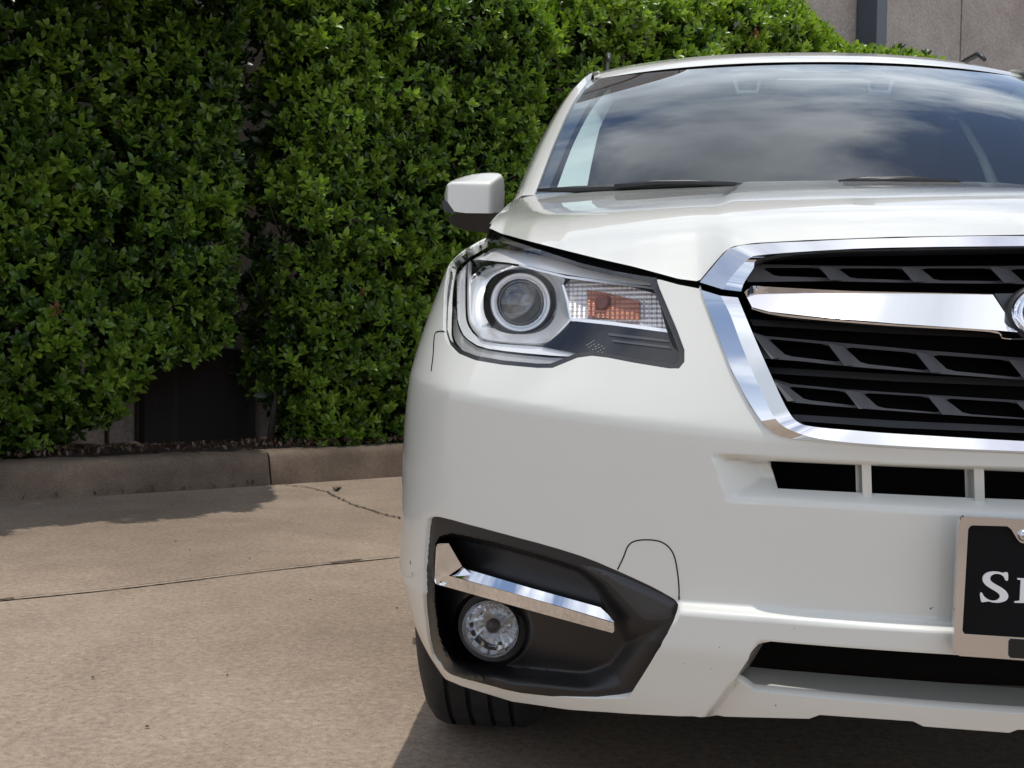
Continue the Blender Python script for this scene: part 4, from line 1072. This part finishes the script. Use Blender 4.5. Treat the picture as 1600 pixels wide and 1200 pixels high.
def dmirror():
    Mr = empty('door_mirror'); reparent(Mr)
    OUTL = [(699,286.5),(711.5,279.6),(736,272.7),(758,270),(777.5,270),(784.4,273.4),(788.5,285.8),(788.5,305),(788,321.5),(786,333.5),(711.5,332.8),(704.6,323),(699,315),(693.8,313),(695,298)]
    def h(P):
        u, v = P[:, 0], P[:, 1]; vt = np.interp(u, [693,699,711,736,758,778,784,789], [292,286,279.5,272.5,270,270,272,280])
        top = (v-vt+1.5)*.0065; top = (v-vt+1)*(.075/np.maximum(286-vt, 3.5)); right = (789.5-u)*.0034; left = (u-692)*.010
        front = np.full(len(u), .075)+(u-740)*.0001
        return np.clip(smin(top, right, left, front, k=.007), 0, .2)
    V, Fc = pillow(OUTL, h, 1.52, 2.5); fin('shell', V, Fc, M['paint'], Mr, ang=60)
    def h2(P):
        u, v = P[:, 0], P[:, 1]; return .062-(v-333)*.0012-.03*sstep((704-u)/12)
    V, Fc = pillow([(711.5,332.2),(790,332.2),(800,345),(770,362),(735,362),(716,356),(703,350),(699,340)], h2, 1.52, 4); fin('base', V, Fc, M['black'], Mr, ang=50)
    V, Fc = pillow([(690,314),(695,312.5),(700,316),(706,324),(712,333),(706,334),(694,330),(691,323)], lambda P: np.full(len(P), .05), 1.52, 4); fin('signal_lens', V, Fc, M['gloss_black'], Mr, ang=50)
    return Mr
DM = dmirror(); D2 = dup_tree(DM); D2.scale = (-1, 1, 1)
#==CONTINUE==
# ------------------------------------------------------------------ ground, kerb, planting bed
G0 = ground(0, 784); GE = ground(628, 744); EA = (GE-G0)/np.linalg.norm(GE-G0); EB_ = np.array([-EA[1], EA[0], 0.0])
def hw(a, b, z): return G0+EA*a+EB_*b+np.array([0, 0, z])     # a along the kerb, b behind it
def hp(u, v, off):
    d = ray(u, v); t = ((G0-CAM)@EB_+off)/(d@EB_); q = CAM+d*t; return (q-G0)@EA, q[2]
def concrete(name, base_, dark, sc=1.0, bump=.35, speck=True):
    m = bpy.data.materials.new(name); m.use_nodes = True; t = m.node_tree; b = t.nodes['Principled BSDF']; b.inputs['Roughness'].default_value = .88; b.inputs['Specular IOR Level'].default_value = .25
    co = t.nodes.new('ShaderNodeTexCoord')
    def noise(scale, det=6, ro=.6):
        n = t.nodes.new('ShaderNodeTexNoise'); n.inputs['Scale'].default_value = scale*sc; n.inputs['Detail'].default_value = det; n.inputs['Roughness'].default_value = ro
        t.links.new(co.outputs['Object'], n.inputs[0]); return n
    def ramp(n, p0, p1, c0, c1, o=0):
        r = t.nodes.new('ShaderNodeValToRGB'); r.color_ramp.elements[0].position = p0; r.color_ramp.elements[1].position = p1
        r.color_ramp.elements[0].color = (*c0, 1); r.color_ramp.elements[1].color = (*c1, 1); t.links.new(n.outputs[o], r.inputs[0]); return r
    def mul(a, c, f=1.0, mode='MULTIPLY'):
        x = t.nodes.new('ShaderNodeMix'); x.data_type = 'RGBA'; x.blend_type = mode; x.inputs[0].default_value = f
        t.links.new(a, x.inputs[6]); t.links.new(c, x.inputs[7]); return x.outputs[2]
    c = ramp(noise(.9, 5), .3, .72, dark, base_).outputs[0]
    c = mul(c, ramp(noise(.45, 3, .5), .38, .60, (.84, .83, .82), (1.04, 1.04, 1.04)).outputs[0])
    c = mul(c, ramp(noise(2.2, 8, .75), .36, .55, (.93, .925, .91), (1.02, 1.02, 1.02)).outputs[0])
    c = mul(c, ramp(noise(6, 6, .7), .3, .7, (.86, .85, .84), (1.08, 1.08, 1.07)).outputs[0])
    c = mul(c, ramp(noise(55, 4, .8), .30, .70, (.66, .65, .64), (1.30, 1.30, 1.29)).outputs[0])
    if speck:
        v = t.nodes.new('ShaderNodeTexVoronoi'); v.inputs['Scale'].default_value = 150*sc; t.links.new(co.outputs['Object'], v.inputs[0])
        rr = t.nodes.new('ShaderNodeValToRGB'); rr.color_ramp.interpolation = 'CONSTANT'
        e = rr.color_ramp.elements; e[0].position = 0; e[0].color = (1, 1, 1, 1); e[1].position = .80; e[1].color = (1.25, 1.22, 1.18, 1)
        for p, q in ((.14, (.72, .69, .66, 1)), (.20, (1, 1, 1, 1)), (.90, (1, 1, 1, 1)), (.955, (.66, .62, .59, 1))):
            x = e.new(p); x.color = q
        sx = t.nodes.new('ShaderNodeSeparateColor'); t.links.new(v.outputs['Color'], sx.inputs[0]); t.links.new(sx.outputs[0], rr.inputs[0])
        lt = t.nodes.new('ShaderNodeMapRange'); lt.inputs[1].default_value = .28; lt.inputs[2].default_value = .40; lt.inputs[3].default_value = 1; lt.inputs[4].default_value = 0
        t.links.new(v.outputs['Distance'], lt.inputs[0])
        x = t.nodes.new('ShaderNodeMix'); x.data_type = 'RGBA'; x.blend_type = 'MULTIPLY'; t.links.new(lt.outputs[0], x.inputs[0]); t.links.new(c, x.inputs[6]); t.links.new(rr.outputs[0], x.inputs[7]); c = x.outputs[2]
    t.links.new(c, b.inputs['Base Color'])
    bp = t.nodes.new('ShaderNodeBump'); bp.inputs['Strength'].default_value = bump; bp.inputs['Distance'].default_value = .004
    t.links.new(noise(120, 5, .8).outputs[0], bp.inputs['Height']); t.links.new(bp.outputs[0], b.inputs['Normal'])
    return m
M['conc'] = concrete('exposed_concrete', (.350, .276, .214), (.275, .214, .163))
M['kerb'] = concrete('kerb_concrete', (.27, .205, .152), (.12, .09, .068), 2.2, .9)
M['wallm'] = concrete('stucco_wall', (.46, .40, .365), (.39, .34, .31), .8, .5, False)
M['soil'] = mat('mulch', (.035, .022, .014), .95, noise=(30, (.07, .04, .025), .35, .7), bump=(60, 1, .02))
o = mesh('ground', [(-60, -30, 0), (60, -30, 0), (60, 60, 0), (-60, 60, 0)], [(0, 1, 2, 3)], M['conc'], smooth=False); tago(o, kind='structure')
def ribbon(name, px, wd, m, jit=0, z=.004, n=60, kind='structure', **kw):
    P = np.array([ground(u, v) for u, v in px]); P = cubic(P, n); P[:, :2] += rng.normal(0, 1, (n, 2))*jit
    T = np.gradient(P, axis=0); T /= np.linalg.norm(T, axis=1, keepdims=True)+1e-9; Nn = np.stack([-T[:, 1], T[:, 0], 0*T[:, 0]], 1)
    W_ = wd*(1+(rng.uniform(-.5, .5, n) if jit else np.zeros(n)))
    V = np.vstack([P-Nn*W_[:, None]/2, P+Nn*W_[:, None]/2]); V[:, 2] = z
    o = mesh(name, V, [(i, i+1, n+i+1, n+i) for i in range(n-1)], m, smooth=False); tago(o, kind=kind, **kw); return o
M['seam'] = mat('dark_joint', (.055, .042, .034), .95)
M['seam2'] = mat('pale_joint', (.27, .215, .17), .95, noise=(30, (.36, .29, .22), .4, .6))
ribbon('pavement_joint', [(-1500, 1104), (-60, 946), (0, 939.5), (200, 919.5), (400, 895), (560, 877), (640, 869), (1500, 774)], .012, M['seam2'], .0006, .0042, 200)
ribbon('pavement_seam', [(-1500, 1103), (-60, 945), (0, 938.5), (200, 918.5), (400, 894), (480, 885), (560, 876), (640, 868), (1500, 773)], .0045, M['seam'], .0012, .006, 700)
ribbon('pavement_crack', [(432, 757), (470, 761), (490, 764), (512, 770), (535, 782), (560, 792), (590, 801), (626, 810), (700, 826)], .010, M['seam'], .006, .005, 90)
# kerb: two cast lengths with a crack between, front face battered, top edge rounded
def kerb(a0, a1, n):
    A_ = np.linspace(a0, a1, n); V = []
    prof = [(0, -.02), (0, .0), (.012, .05), (.026, .12), (.036, .150), (.050, .167), (.072, .176), (.11, .179), (.20, .180), (.21, .10)]
    for a in A_:
        w_ = .016*math.sin(a*1.7)+.006*math.sin(a*7.1)
        for (b, z) in prof:
            V.append(hw(a, b-.03*math.sin(math.pi*np.clip(a/2.74, 0, 1))+(rng.normal(0, .0022) if z > 0 else 0), z+(rng.normal(0, .0018) if z > .01 else 0)+.002*math.sin(a*9)))
    k = len(prof); Fc = [(i*k+j, (i+1)*k+j, (i+1)*k+j+1, i*k+j+1) for i in range(n-1) for j in range(k-1)]
    Fc += [tuple(range(k)), tuple((n-1)*k+j for j in range(k))[::-1]]
    o = mesh('kerb', V, Fc, M['kerb']); o.data.set_sharp_from_angle(angle=R(50)); tago(o, kind='structure')
aC = hp(418, 725, 0.02)[0]
kerb(-3.0, aC-.004, 160); kerb(aC+.006, 14, 260)
V = [hw(-3, .19, .165), hw(14, .19, .165), hw(14, 1.4, .19), hw(-3, 1.4, .19)]
mb = MB(); nA, nB = 120, 12; VV = []
for i in range(nA+1):
    for j in range(nB+1): VV.append(hw(-3+17*i/nA, .19+1.2*j/nB, .160+.02*random.random()+.01*j/nB))
o = mesh('planting_bed', VV, [(i*(nB+1)+j, (i+1)*(nB+1)+j, (i+1)*(nB+1)+j+1, i*(nB+1)+j+1) for i in range(nA) for j in range(nB)], M['soil']); tago(o, kind='structure')

# ------------------------------------------------------------------ wall behind the shrubs
WB = 1.0
WALL = empty('building_wall', tuple(hw(4, WB, 0)))
tago(WALL, 'tall tan stucco wall with vertical panel joints rising behind the clipped shrubs', 'wall')
def wpart(name, mb, m, bevel=0, smooth=False):
    o = mb.build(name, m, smooth=smooth, bevel=bevel); o.parent = WALL; o.matrix_parent_inverse = Matrix.Translation(-Vector(hw(4, WB, 0))); return o
def wbox(a0, a1, b0, b1, z0, z1):
    mb = MB(); V = [hw(a, b, z) for z in (z0, z1) for (a, b) in ((a0, b0), (a1, b0), (a1, b1), (a0, b1))]
    mb.add(V, [(0,3,2,1),(4,5,6,7),(0,1,5,4),(1,2,6,5),(2,3,7,6),(3,0,4,7)]); return mb
j1 = hp(1240.5, 40, WB)[0]; j2 = hp(1502, 40, WB)[0]; c0 = hp(1370, 40, WB-.24)[0]
joints = [-4, -1.6, .8, hp(214, 600, WB)[0]+.0, 3.3, 5.2, j1, j2, 2*j2-j1, 22]
joints = sorted(joints)
for a0, a1 in zip(joints[:-1], joints[1:]):
    wpart('wall_panel', wbox(a0+.012, a1-.012, WB, WB+.2, -.02, 5.6), M['wallm'], .006)
wpart('wall_backing', wbox(-4, 22, WB+.03, WB+.25, -.02, 5.62), mat('joint_brown', (.10, .065, .05), .9))
wpart('coping', wbox(-4, 22, WB-.055, WB+.3, 5.05, 5.30), mat('coping_metal', (.30, .27, .25), .6), .004)
wpart('shade_slab', wbox(hp(226, 600, WB-.10)[0], hp(400, 600, WB-.10)[0], WB-.10, WB+.01, -.02, hp(300, 545, WB-.1)[1]), mat('shade_black', (.020, .015, .013), .8), .004)  # near-black slab standing in for the deep shade below the shrub
COLM = mat('steel_paint', (.075, .085, .105), .45)
COL_ = empty('steel_column', tuple(hw(c0, WB-.12, 0))); tago(COL_, 'dark blue grey square steel column standing against the tan wall', 'column')
def cb(name, mb, m):
    o = mb.build(name, m, bevel=.004); o.parent = COL_; o.matrix_parent_inverse = Matrix.Translation(-Vector(hw(c0, WB-.12, 0)))
cb('shaft', wbox(c0, c0+.16, WB-.24, WB-.02, 0.012, 5.7), COLM)
cb('base_plate', wbox(c0-.06, c0+.22, WB-.29, WB-.004, 0, .012), COLM)

# ------------------------------------------------------------------ shrubs: thousands of real leaves in whorls on short twigs
def leafmat(name, ramp, tr=.35):
    m = bpy.data.materials.new(name); m.use_nodes = True; t = m.node_tree; t.nodes.clear()
    o = t.nodes.new('ShaderNodeOutputMaterial'); g = t.nodes.new('ShaderNodeNewGeometry'); at_ = t.nodes.new('ShaderNodeAttribute'); at_.attribute_name = 'tone'
    r = t.nodes.new('ShaderNodeValToRGB'); e = r.color_ramp.elements
    e[0].position = 0; e[0].color = (*ramp[0][1], 1); e[1].position = 1; e[1].color = (*ramp[-1][1], 1)
    for p, c in ramp[1:-1]: x = e.new(p); x.color = (*c, 1)
    t.links.new(at_.outputs['Fac'], r.inputs[0])
    b = t.nodes.new('ShaderNodeBsdfPrincipled'); b.inputs['Roughness'].default_value = .33; b.inputs['Specular IOR Level'].default_value = .55
    t.links.new(r.outputs[0], b.inputs['Base Color'])
    tl_ = t.nodes.new('ShaderNodeBsdfTranslucent'); hs = t.nodes.new('ShaderNodeHueSaturation'); hs.inputs['Value'].default_value = 1.5; hs.inputs['Saturation'].default_value = 1.1
    t.links.new(r.outputs[0], hs.inputs['Color']); t.links.new(hs.outputs[0], tl_.inputs[0])
    mx_ = t.nodes.new('ShaderNodeMixShader'); mx_.inputs[0].default_value = tr
    t.links.new(b.outputs[0], mx_.inputs[1]); t.links.new(tl_.outputs[0], mx_.inputs[2]); t.links.new(mx_.outputs[0], o.inputs[0]); return m
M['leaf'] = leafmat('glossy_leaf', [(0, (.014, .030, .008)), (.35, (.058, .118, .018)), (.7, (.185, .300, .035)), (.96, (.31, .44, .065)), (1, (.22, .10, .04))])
def leaves(centres, axes, n_per, ln, wd, spread, tone, name, m, parent):
    """whorls of pointed folded leaves"""
    nC = len(centres); K = n_per; C = np.repeat(centres, K, 0); A = np.repeat(axes, K, 0); L_ = np.repeat(ln, K)*rng.uniform(.65, 1.15, nC*K); T = np.repeat(tone, K); T = np.where(T > .97, 1.0, np.clip(T+rng.normal(0, .09, nC*K), 0, .95))
    A /= np.linalg.norm(A, axis=1, keepdims=True)
    ref = rng.normal(size=(nC, 3)); ref = np.repeat(ref, K, 0); U = np.cross(A, ref); U /= np.linalg.norm(U, axis=1, keepdims=True)+1e-9; W_ = np.cross(A, U)
    th = np.tile(np.arange(K)*2.4, nC)+rng.uniform(-.4, .4, nC*K); R_ = U*np.cos(th)[:, None]+W_*np.sin(th)[:, None]
    sp = np.tile(np.linspace(.25, 1.0, K), nC)*spread+rng.normal(0, .12, nC*K)
    D = A*np.cos(sp)[:, None]+R_*np.sin(sp)[:, None]; S = np.cross(D, A); S /= np.linalg.norm(S, axis=1, keepdims=True)+1e-9; Nn = np.cross(S, D)
    base_ = C-A*(np.tile(np.linspace(0, 1, K), nC)*.035)[:, None]
    w_ = L_*wd
    def P(l, s_, h): return base_+D*(L_*l)[:, None]+S*(w_*s_)[:, None]+Nn*(L_*h)[:, None]
    pts = [P(.0, 0, 0), P(.38, -.5, .07), P(.72, -.42, .05), P(1, 0, -.08), P(.72, .42, .05), P(.38, .5, .07), P(.38, 0, .0), P(.72, 0, -.01)]
    V = np.stack(pts, 1).reshape(-1, 3); n = nC*K; o8 = (np.arange(n)*8)[:, None]
    F_ = np.concatenate([o8+np.array([[0, 6, 1]]), o8+np.array([[0, 5, 6]]), o8+np.array([[7, 3, 2]]), o8+np.array([[7, 4, 3]])], 0)
    Q_ = np.concatenate([o8+np.array([[1, 6, 7, 2]]), o8+np.array([[6, 5, 4, 7]])], 0)
    me = bpy.data.meshes.new(name); me.vertices.add(len(V)); me.vertices.foreach_set('co', V.ravel())
    nl = len(F_)*3+len(Q_)*4; me.loops.add(nl); me.loops.foreach_set('vertex_index', np.concatenate([F_.ravel(), Q_.ravel()]).astype(np.int32))
    me.polygons.add(len(F_)+len(Q_)); ls = np.concatenate([np.arange(len(F_))*3, len(F_)*3+np.arange(len(Q_))*4]).astype(np.int32); me.polygons.foreach_set('loop_start', ls)
    me.update(calc_edges=True); me.polygons.foreach_set('use_smooth', np.ones(len(ls), bool))
    at_ = me.attributes.new('tone', 'FLOAT', 'POINT'); at_.data.foreach_set('value', np.repeat(np.clip(T, 0, 1), 8).astype(np.float32))
    me.materials.append(m); o = bpy.data.objects.new(name, me); col.objects.link(o); o.parent = parent
    return o
def fbm(a, z, seed):
    r = np.random.default_rng(seed); v = 0
    for k in range(5):
        f = 1.3*1.9**k; ph = r.uniform(0, 6.3, 4); d = r.uniform(0, 3.14)
        v = v+np.sin(a*f*3*math.cos(d)+z*f*3*math.sin(d)+ph[0]+1.3*np.sin(z*f*2+ph[1]))*np.sin(z*f*2.6+a*f*1.1+ph[2])/1.55**k
    return v/2.0
def shrub(label, a0, a1, zbot, ztop, bfront, seed, dens=1.0, tone0=.5, holes=(), size=.052, shade_canopy=None):
    o = empty('clipped_shrub', tuple(hw((a0+a1)/2, .45, .17))); tago(o, label, 'shrub', None); inv_ = Matrix.Translation(-Vector(hw((a0+a1)/2, .45, .17)))
    r = np.random.default_rng(seed); C = []; X = []; LN = []; TN = []
    for layer, (dep, dn) in enumerate(((0.0, 400), (.07, 400), (.16, 360), (.30, 240), (.44, 260))):
        n = int((a1-a0)*3.6*dn*dens); a = r.uniform(a0, a1, n); z = r.uniform(0, 4.2, n)
        zt = ztop(a)+.05*fbm(a*2, a*0+3, seed+5); ok = (z > zbot(a)+.05*fbm(a*3, a*0, seed+3)) & (z < zt)
        lump = .13*fbm(a, z, seed)+.07*fbm(a*2.7, z*2.7, seed+1)+.03*fbm(a*6, z*6, seed+2)
        ef = np.minimum(np.clip((a-a0)/.34, 0, 1), np.clip((a1-a)/.34, 0, 1)); tf = np.clip((zt-z)/.30, 0, 1)
        rnd_ = (1-np.sqrt(np.clip(1-(1-ef)**2, 0, 1)))*.42+(1-np.sqrt(np.clip(1-(1-tf)**2, 0, 1)))*.40+.10*np.clip((zbot(a)+.35-z)/.35, 0, 1)
        b = bfront(a, z)-lump+dep+rnd_+r.normal(0, .018, n)
        gap = fbm(a*1.6+5, z*1.6, seed+9) < (-.50, -.56, -.75)[layer] if layer < 3 else np.zeros(n, bool)
        for (ha, hz_, hr) in holes: gap |= (np.hypot(a-ha, (z-hz_)*.6) < hr*(1-.25*layer)+.03*fbm(a*6, z*6, 3))
        if layer == 4: b = .50+.05*r.normal(0, 1, n); gap[:] = False
        ok &= ~gap; ok &= b < WB-.05
        a, z, b, ef, tf = a[ok], z[ok], b[ok], ef[ok], tf[ok]; n = len(a)
        P = hw(0, 0, 0)+EA*a[:, None]+EB_*b[:, None]+np.array([0, 0, 1.])*z[:, None]
        nb = -EB_[None]*(.35+.65*tf[:, None])+EA[None]*((ef < 1)*np.where(a < (a0+a1)/2, -1, 1)*(1-ef))[:, None]*.9+np.array([0, 0, 1.])*(.55+.8*(1-tf))[:, None]+r.normal(0, .38, (n, 3))
        C.append(P); X.append(nb); LN.append(size*r.uniform(.7, 1.35, n)*(1+.12*layer)); TN.append(np.clip(tone0+.08-.20*layer+.24*fbm(a*1.3, z*1.3, seed+20)+.14*fbm(a*4.3, z*4.3, seed+21)+r.normal(0, .10, n), .02, .93)+(r.random(n) > .9975)*1.0)  # inner layers darkened, outer tips brightened: shade and sun put into leaf tone
    if shade_canopy is not None:
        a_, b_, z_ = shade_canopy(r); C.append(hw(0, 0, 0)+EA*a_[:, None]+EB_*b_[:, None]+np.array([0, 0, 1.])*z_[:, None]); X.append(np.array([0, 0, .8])+r.normal(0, .6, (len(a_), 3))); LN.append(size*r.uniform(.8, 1.3, len(a_))); TN.append(np.clip(.5+r.normal(0, .15, len(a_)), .02, .93))
    # top cap
    n = int((a1-a0)*.8*900*dens); a = r.uniform(a0, a1, n); zt = ztop(a); bf = bfront(a, zt)
    b = r.uniform(0, 1, n)*(WB-.1-bf)+bf; ef = np.minimum(np.clip((a-a0)/.22, 0, 1), np.clip((a1-a)/.22, 0, 1))
    z = zt-.28*np.clip(1-(b-bf)/.32, 0, 1)**2-.25*(1-ef)+.04*fbm(a*2, b*4, seed)-r.uniform(0, .12, n); ok = zt > 0.9; a, b, z = a[ok], b[ok], z[ok]; n = len(a)
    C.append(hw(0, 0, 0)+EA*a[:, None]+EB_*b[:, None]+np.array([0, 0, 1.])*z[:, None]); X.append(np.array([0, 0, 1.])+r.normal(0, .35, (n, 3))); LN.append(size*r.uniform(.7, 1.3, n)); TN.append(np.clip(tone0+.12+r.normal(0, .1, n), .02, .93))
    C = np.vstack(C); X = np.vstack(X); LN = np.concatenate(LN); TN = np.concatenate(TN)
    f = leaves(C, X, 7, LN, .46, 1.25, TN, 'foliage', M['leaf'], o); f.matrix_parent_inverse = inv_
    mb = MB(); k = max(3, int((a1-a0)*3.2))
    for i in range(k):
        a = a0+(a1-a0)*(i+.5)/k+random.uniform(-.08, .08)
        if .62 < a < 1.5: continue
        b = .5+random.uniform(-.12, .12); p = hw(a, b, .14); q = hw(a+random.uniform(-.1, .1), b+.02, .75); w_ = hw(a+random.uniform(-.3, .3), b-.05, min(1.9, float(ztop(np.array([a]))[0])-.4))
        mb.tube([p, (p+q)/2+np.array([random.uniform(-.03, .03), random.uniform(-.03, .03), 0]), q, w_], [.022, .018, .015, .006], 7)
        for _ in range(9):
            t0 = random.random(); s0 = q+(w_-q)*t0; d = hw(a+random.uniform(-.3, .3), random.uniform(.0, .7), s0[2]+random.uniform(.05, .45)); mb.tube([s0, (s0+d)/2+np.array([0, 0, -.02]), d], [.007, .005, .002], 5)
    st = mb.build('stems', M['bark'], o, smooth=True); st.matrix_parent_inverse = inv_
    return o
M['bark'] = mat('bark', (.03, .023, .018), .9, noise=(40, (.055, .042, .034), .4, .7))
def px_line(pts, off):
    q = np.array([hp(u, v, off) for u, v in pts]); return lambda a: np.interp(a, q[:, 0], q[:, 1])
zb1 = px_line([(-300, 715), (0, 712), (120, 700), (190, 655), (215, 625), (250, 592), (320, 562), (400, 548)], .2)
zb2 = px_line([(380, 520), (410, 560), (435, 620), (470, 690), (520, 705), (640, 704), (900, 690)], .3)
def shade_overhang1(r):  # unseen leaf overhang, added to shade the shrub face and the ground below
    n = 8500; a = r.uniform(-3.0, 1.45, n); e = -1.02*np.clip((1.50-a)/.55, 0, 1)**.7+.06*np.sin(a*9)+.04*np.sin(a*23+1); b = e+(.3-e)*r.random(n); z = 2.72+.12*np.sin(a*5+b*7)+r.uniform(0, .38, n)
    return a, b, z
A1 = hp(398, 400, .25)[0]; A2 = hp(850, 100, .35)[0]
over = lambda a, z: 1.0*np.clip((z-2.5)/.3, 0, 1)*np.clip((1.45-a)/.6, 0, 1)  # upper bulge out of view, shaped to cast shade in front of the kerb
shrub('broad clipped evergreen shrub at the far left, its dark face closest to the kerb', -3.0, A1, zb1, lambda a: 3.25-.15*a+0*a, lambda a, z: .10+.10*np.clip((a-.9)/.5, 0, 1)-over(a, z)+.06*np.clip((.6-z), 0, 1), 11, 1.0, .42, [(hp(185, 225, .2)[0], hp(185, 225, .2)[1], .07), (hp(185, 370, .2)[0], hp(185, 370, .2)[1], .06), (hp(205, 150, .2)[0], hp(205, 150, .2)[1], .05)], shade_canopy=shade_overhang1)
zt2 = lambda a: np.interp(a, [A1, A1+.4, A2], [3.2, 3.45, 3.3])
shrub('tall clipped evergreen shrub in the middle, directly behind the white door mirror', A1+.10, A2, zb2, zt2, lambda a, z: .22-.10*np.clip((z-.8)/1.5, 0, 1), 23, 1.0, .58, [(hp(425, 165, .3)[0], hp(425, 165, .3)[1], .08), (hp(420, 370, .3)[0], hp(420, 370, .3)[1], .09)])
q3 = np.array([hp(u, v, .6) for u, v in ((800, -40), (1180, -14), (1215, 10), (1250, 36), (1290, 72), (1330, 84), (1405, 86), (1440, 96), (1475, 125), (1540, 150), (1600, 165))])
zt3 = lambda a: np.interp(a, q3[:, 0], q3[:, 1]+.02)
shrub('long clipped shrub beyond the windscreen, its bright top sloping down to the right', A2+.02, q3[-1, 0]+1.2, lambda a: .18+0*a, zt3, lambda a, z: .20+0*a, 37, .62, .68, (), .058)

# ------------------------------------------------------------------ litter
def litter():
    # dry leaves lying on the bed and along the kerb foot
    n = 800; a = rng.uniform(-.3, 3.2, n); b = np.where(rng.random(n) < .96, rng.uniform(.10, .45, n), rng.uniform(-.05, .0, n)); z = np.where(b > 0, .195, .006)
    C = hw(0, 0, 0)+EA*a[:, None]+EB_*b[:, None]+np.array([0, 0, 1.])*z[:, None]
    k = rng.random(n) < .97
    o = leaves(C[k], np.tile([0, 0, 1.], (k.sum(), 1))+rng.normal(0, .5, (k.sum(), 3)), 1, np.full(k.sum(), .035), .5, 1.5, rng.random(k.sum()), 'leaf_litter', leafmat('dry_leaf', [(0, (.03, .018, .011)), (.5, (.065, .036, .022)), (1, (.13, .08, .05))], .1), None)
    tago(o, kind='stuff', label='dry brown leaves scattered along the bed behind the kerb')
    m = leafmat('fallen_leaf', [(0, (.35, .42, .08)), (1, (.42, .48, .10))], .2)
    g = ground(392, 757); mb = MB()
    V = [g+EA*x+EB_*y+np.array([0, 0, zz]) for x, y, zz in ((-.06, 0, .006), (-.02, -.022, .010), (.045, -.018, .008), (.075, .002, .012), (.03, .02, .014), (-.02, .018, .012))]
    mb.add(V, [tuple(range(6))]); o = mb.build('fallen_leaf', m); tago(o, 'yellow green fallen leaf lying at the foot of the kerb joint', 'leaf')
    g0 = ground(188, 771); g1 = ground(226, 770); mb = MB(); mb.tube([g0+np.array([0, 0, .008]), (g0+g1)/2+np.array([0, 0, .010]), g1+np.array([0, 0, .008])], [.005, .0065, .005], 8)
    o = mb.build('paper_straw', mat('white_paper', (.72, .74, .74), .6)); tago(o, 'short white paper straw lying at the foot of the kerb', 'straw')
    # small dark bits of debris on the concrete
    mb = MB()
    for (u, v, s_) in ((268,791,.012),(290,784,.010),(297,861,.008),(275,847,.014),(560,790,.008),(485,939,.010),(145,1061,.010),(230,1138,.012),(620,952,.012),(390,874,.009),(355,1058,.009),(512,835,.008)):
        g = ground(u, v); n = 6; s_ = s_*.55; V = [g+np.array([s_*random.uniform(.5, 1)*math.cos(k), s_*random.uniform(.4, .9)*math.sin(k), .004]) for k in np.linspace(0, 5.2, n)]+[g+np.array([0, 0, .007])]
        mb.add(V, [(k, (k+1) % n, n) for k in range(n)])
    o = mb.build('debris', M['bark']); tago(o, kind='stuff', label='tiny dark bits of grit scattered on the concrete')
    mb = MB()
    for i in range(26):
        g = ground(526, 768); d = np.array([random.uniform(-.03, .03), random.uniform(-.02, .02), random.uniform(.01, .035)])
        mb.tube([g, g+d*.6, g+d], [.001, .0015, .0006], 4)
    o = mb.build('weed', M['leaf']); tago(o, 'tiny green weed sprouting from the pavement crack near the kerb', 'plant')
litter()
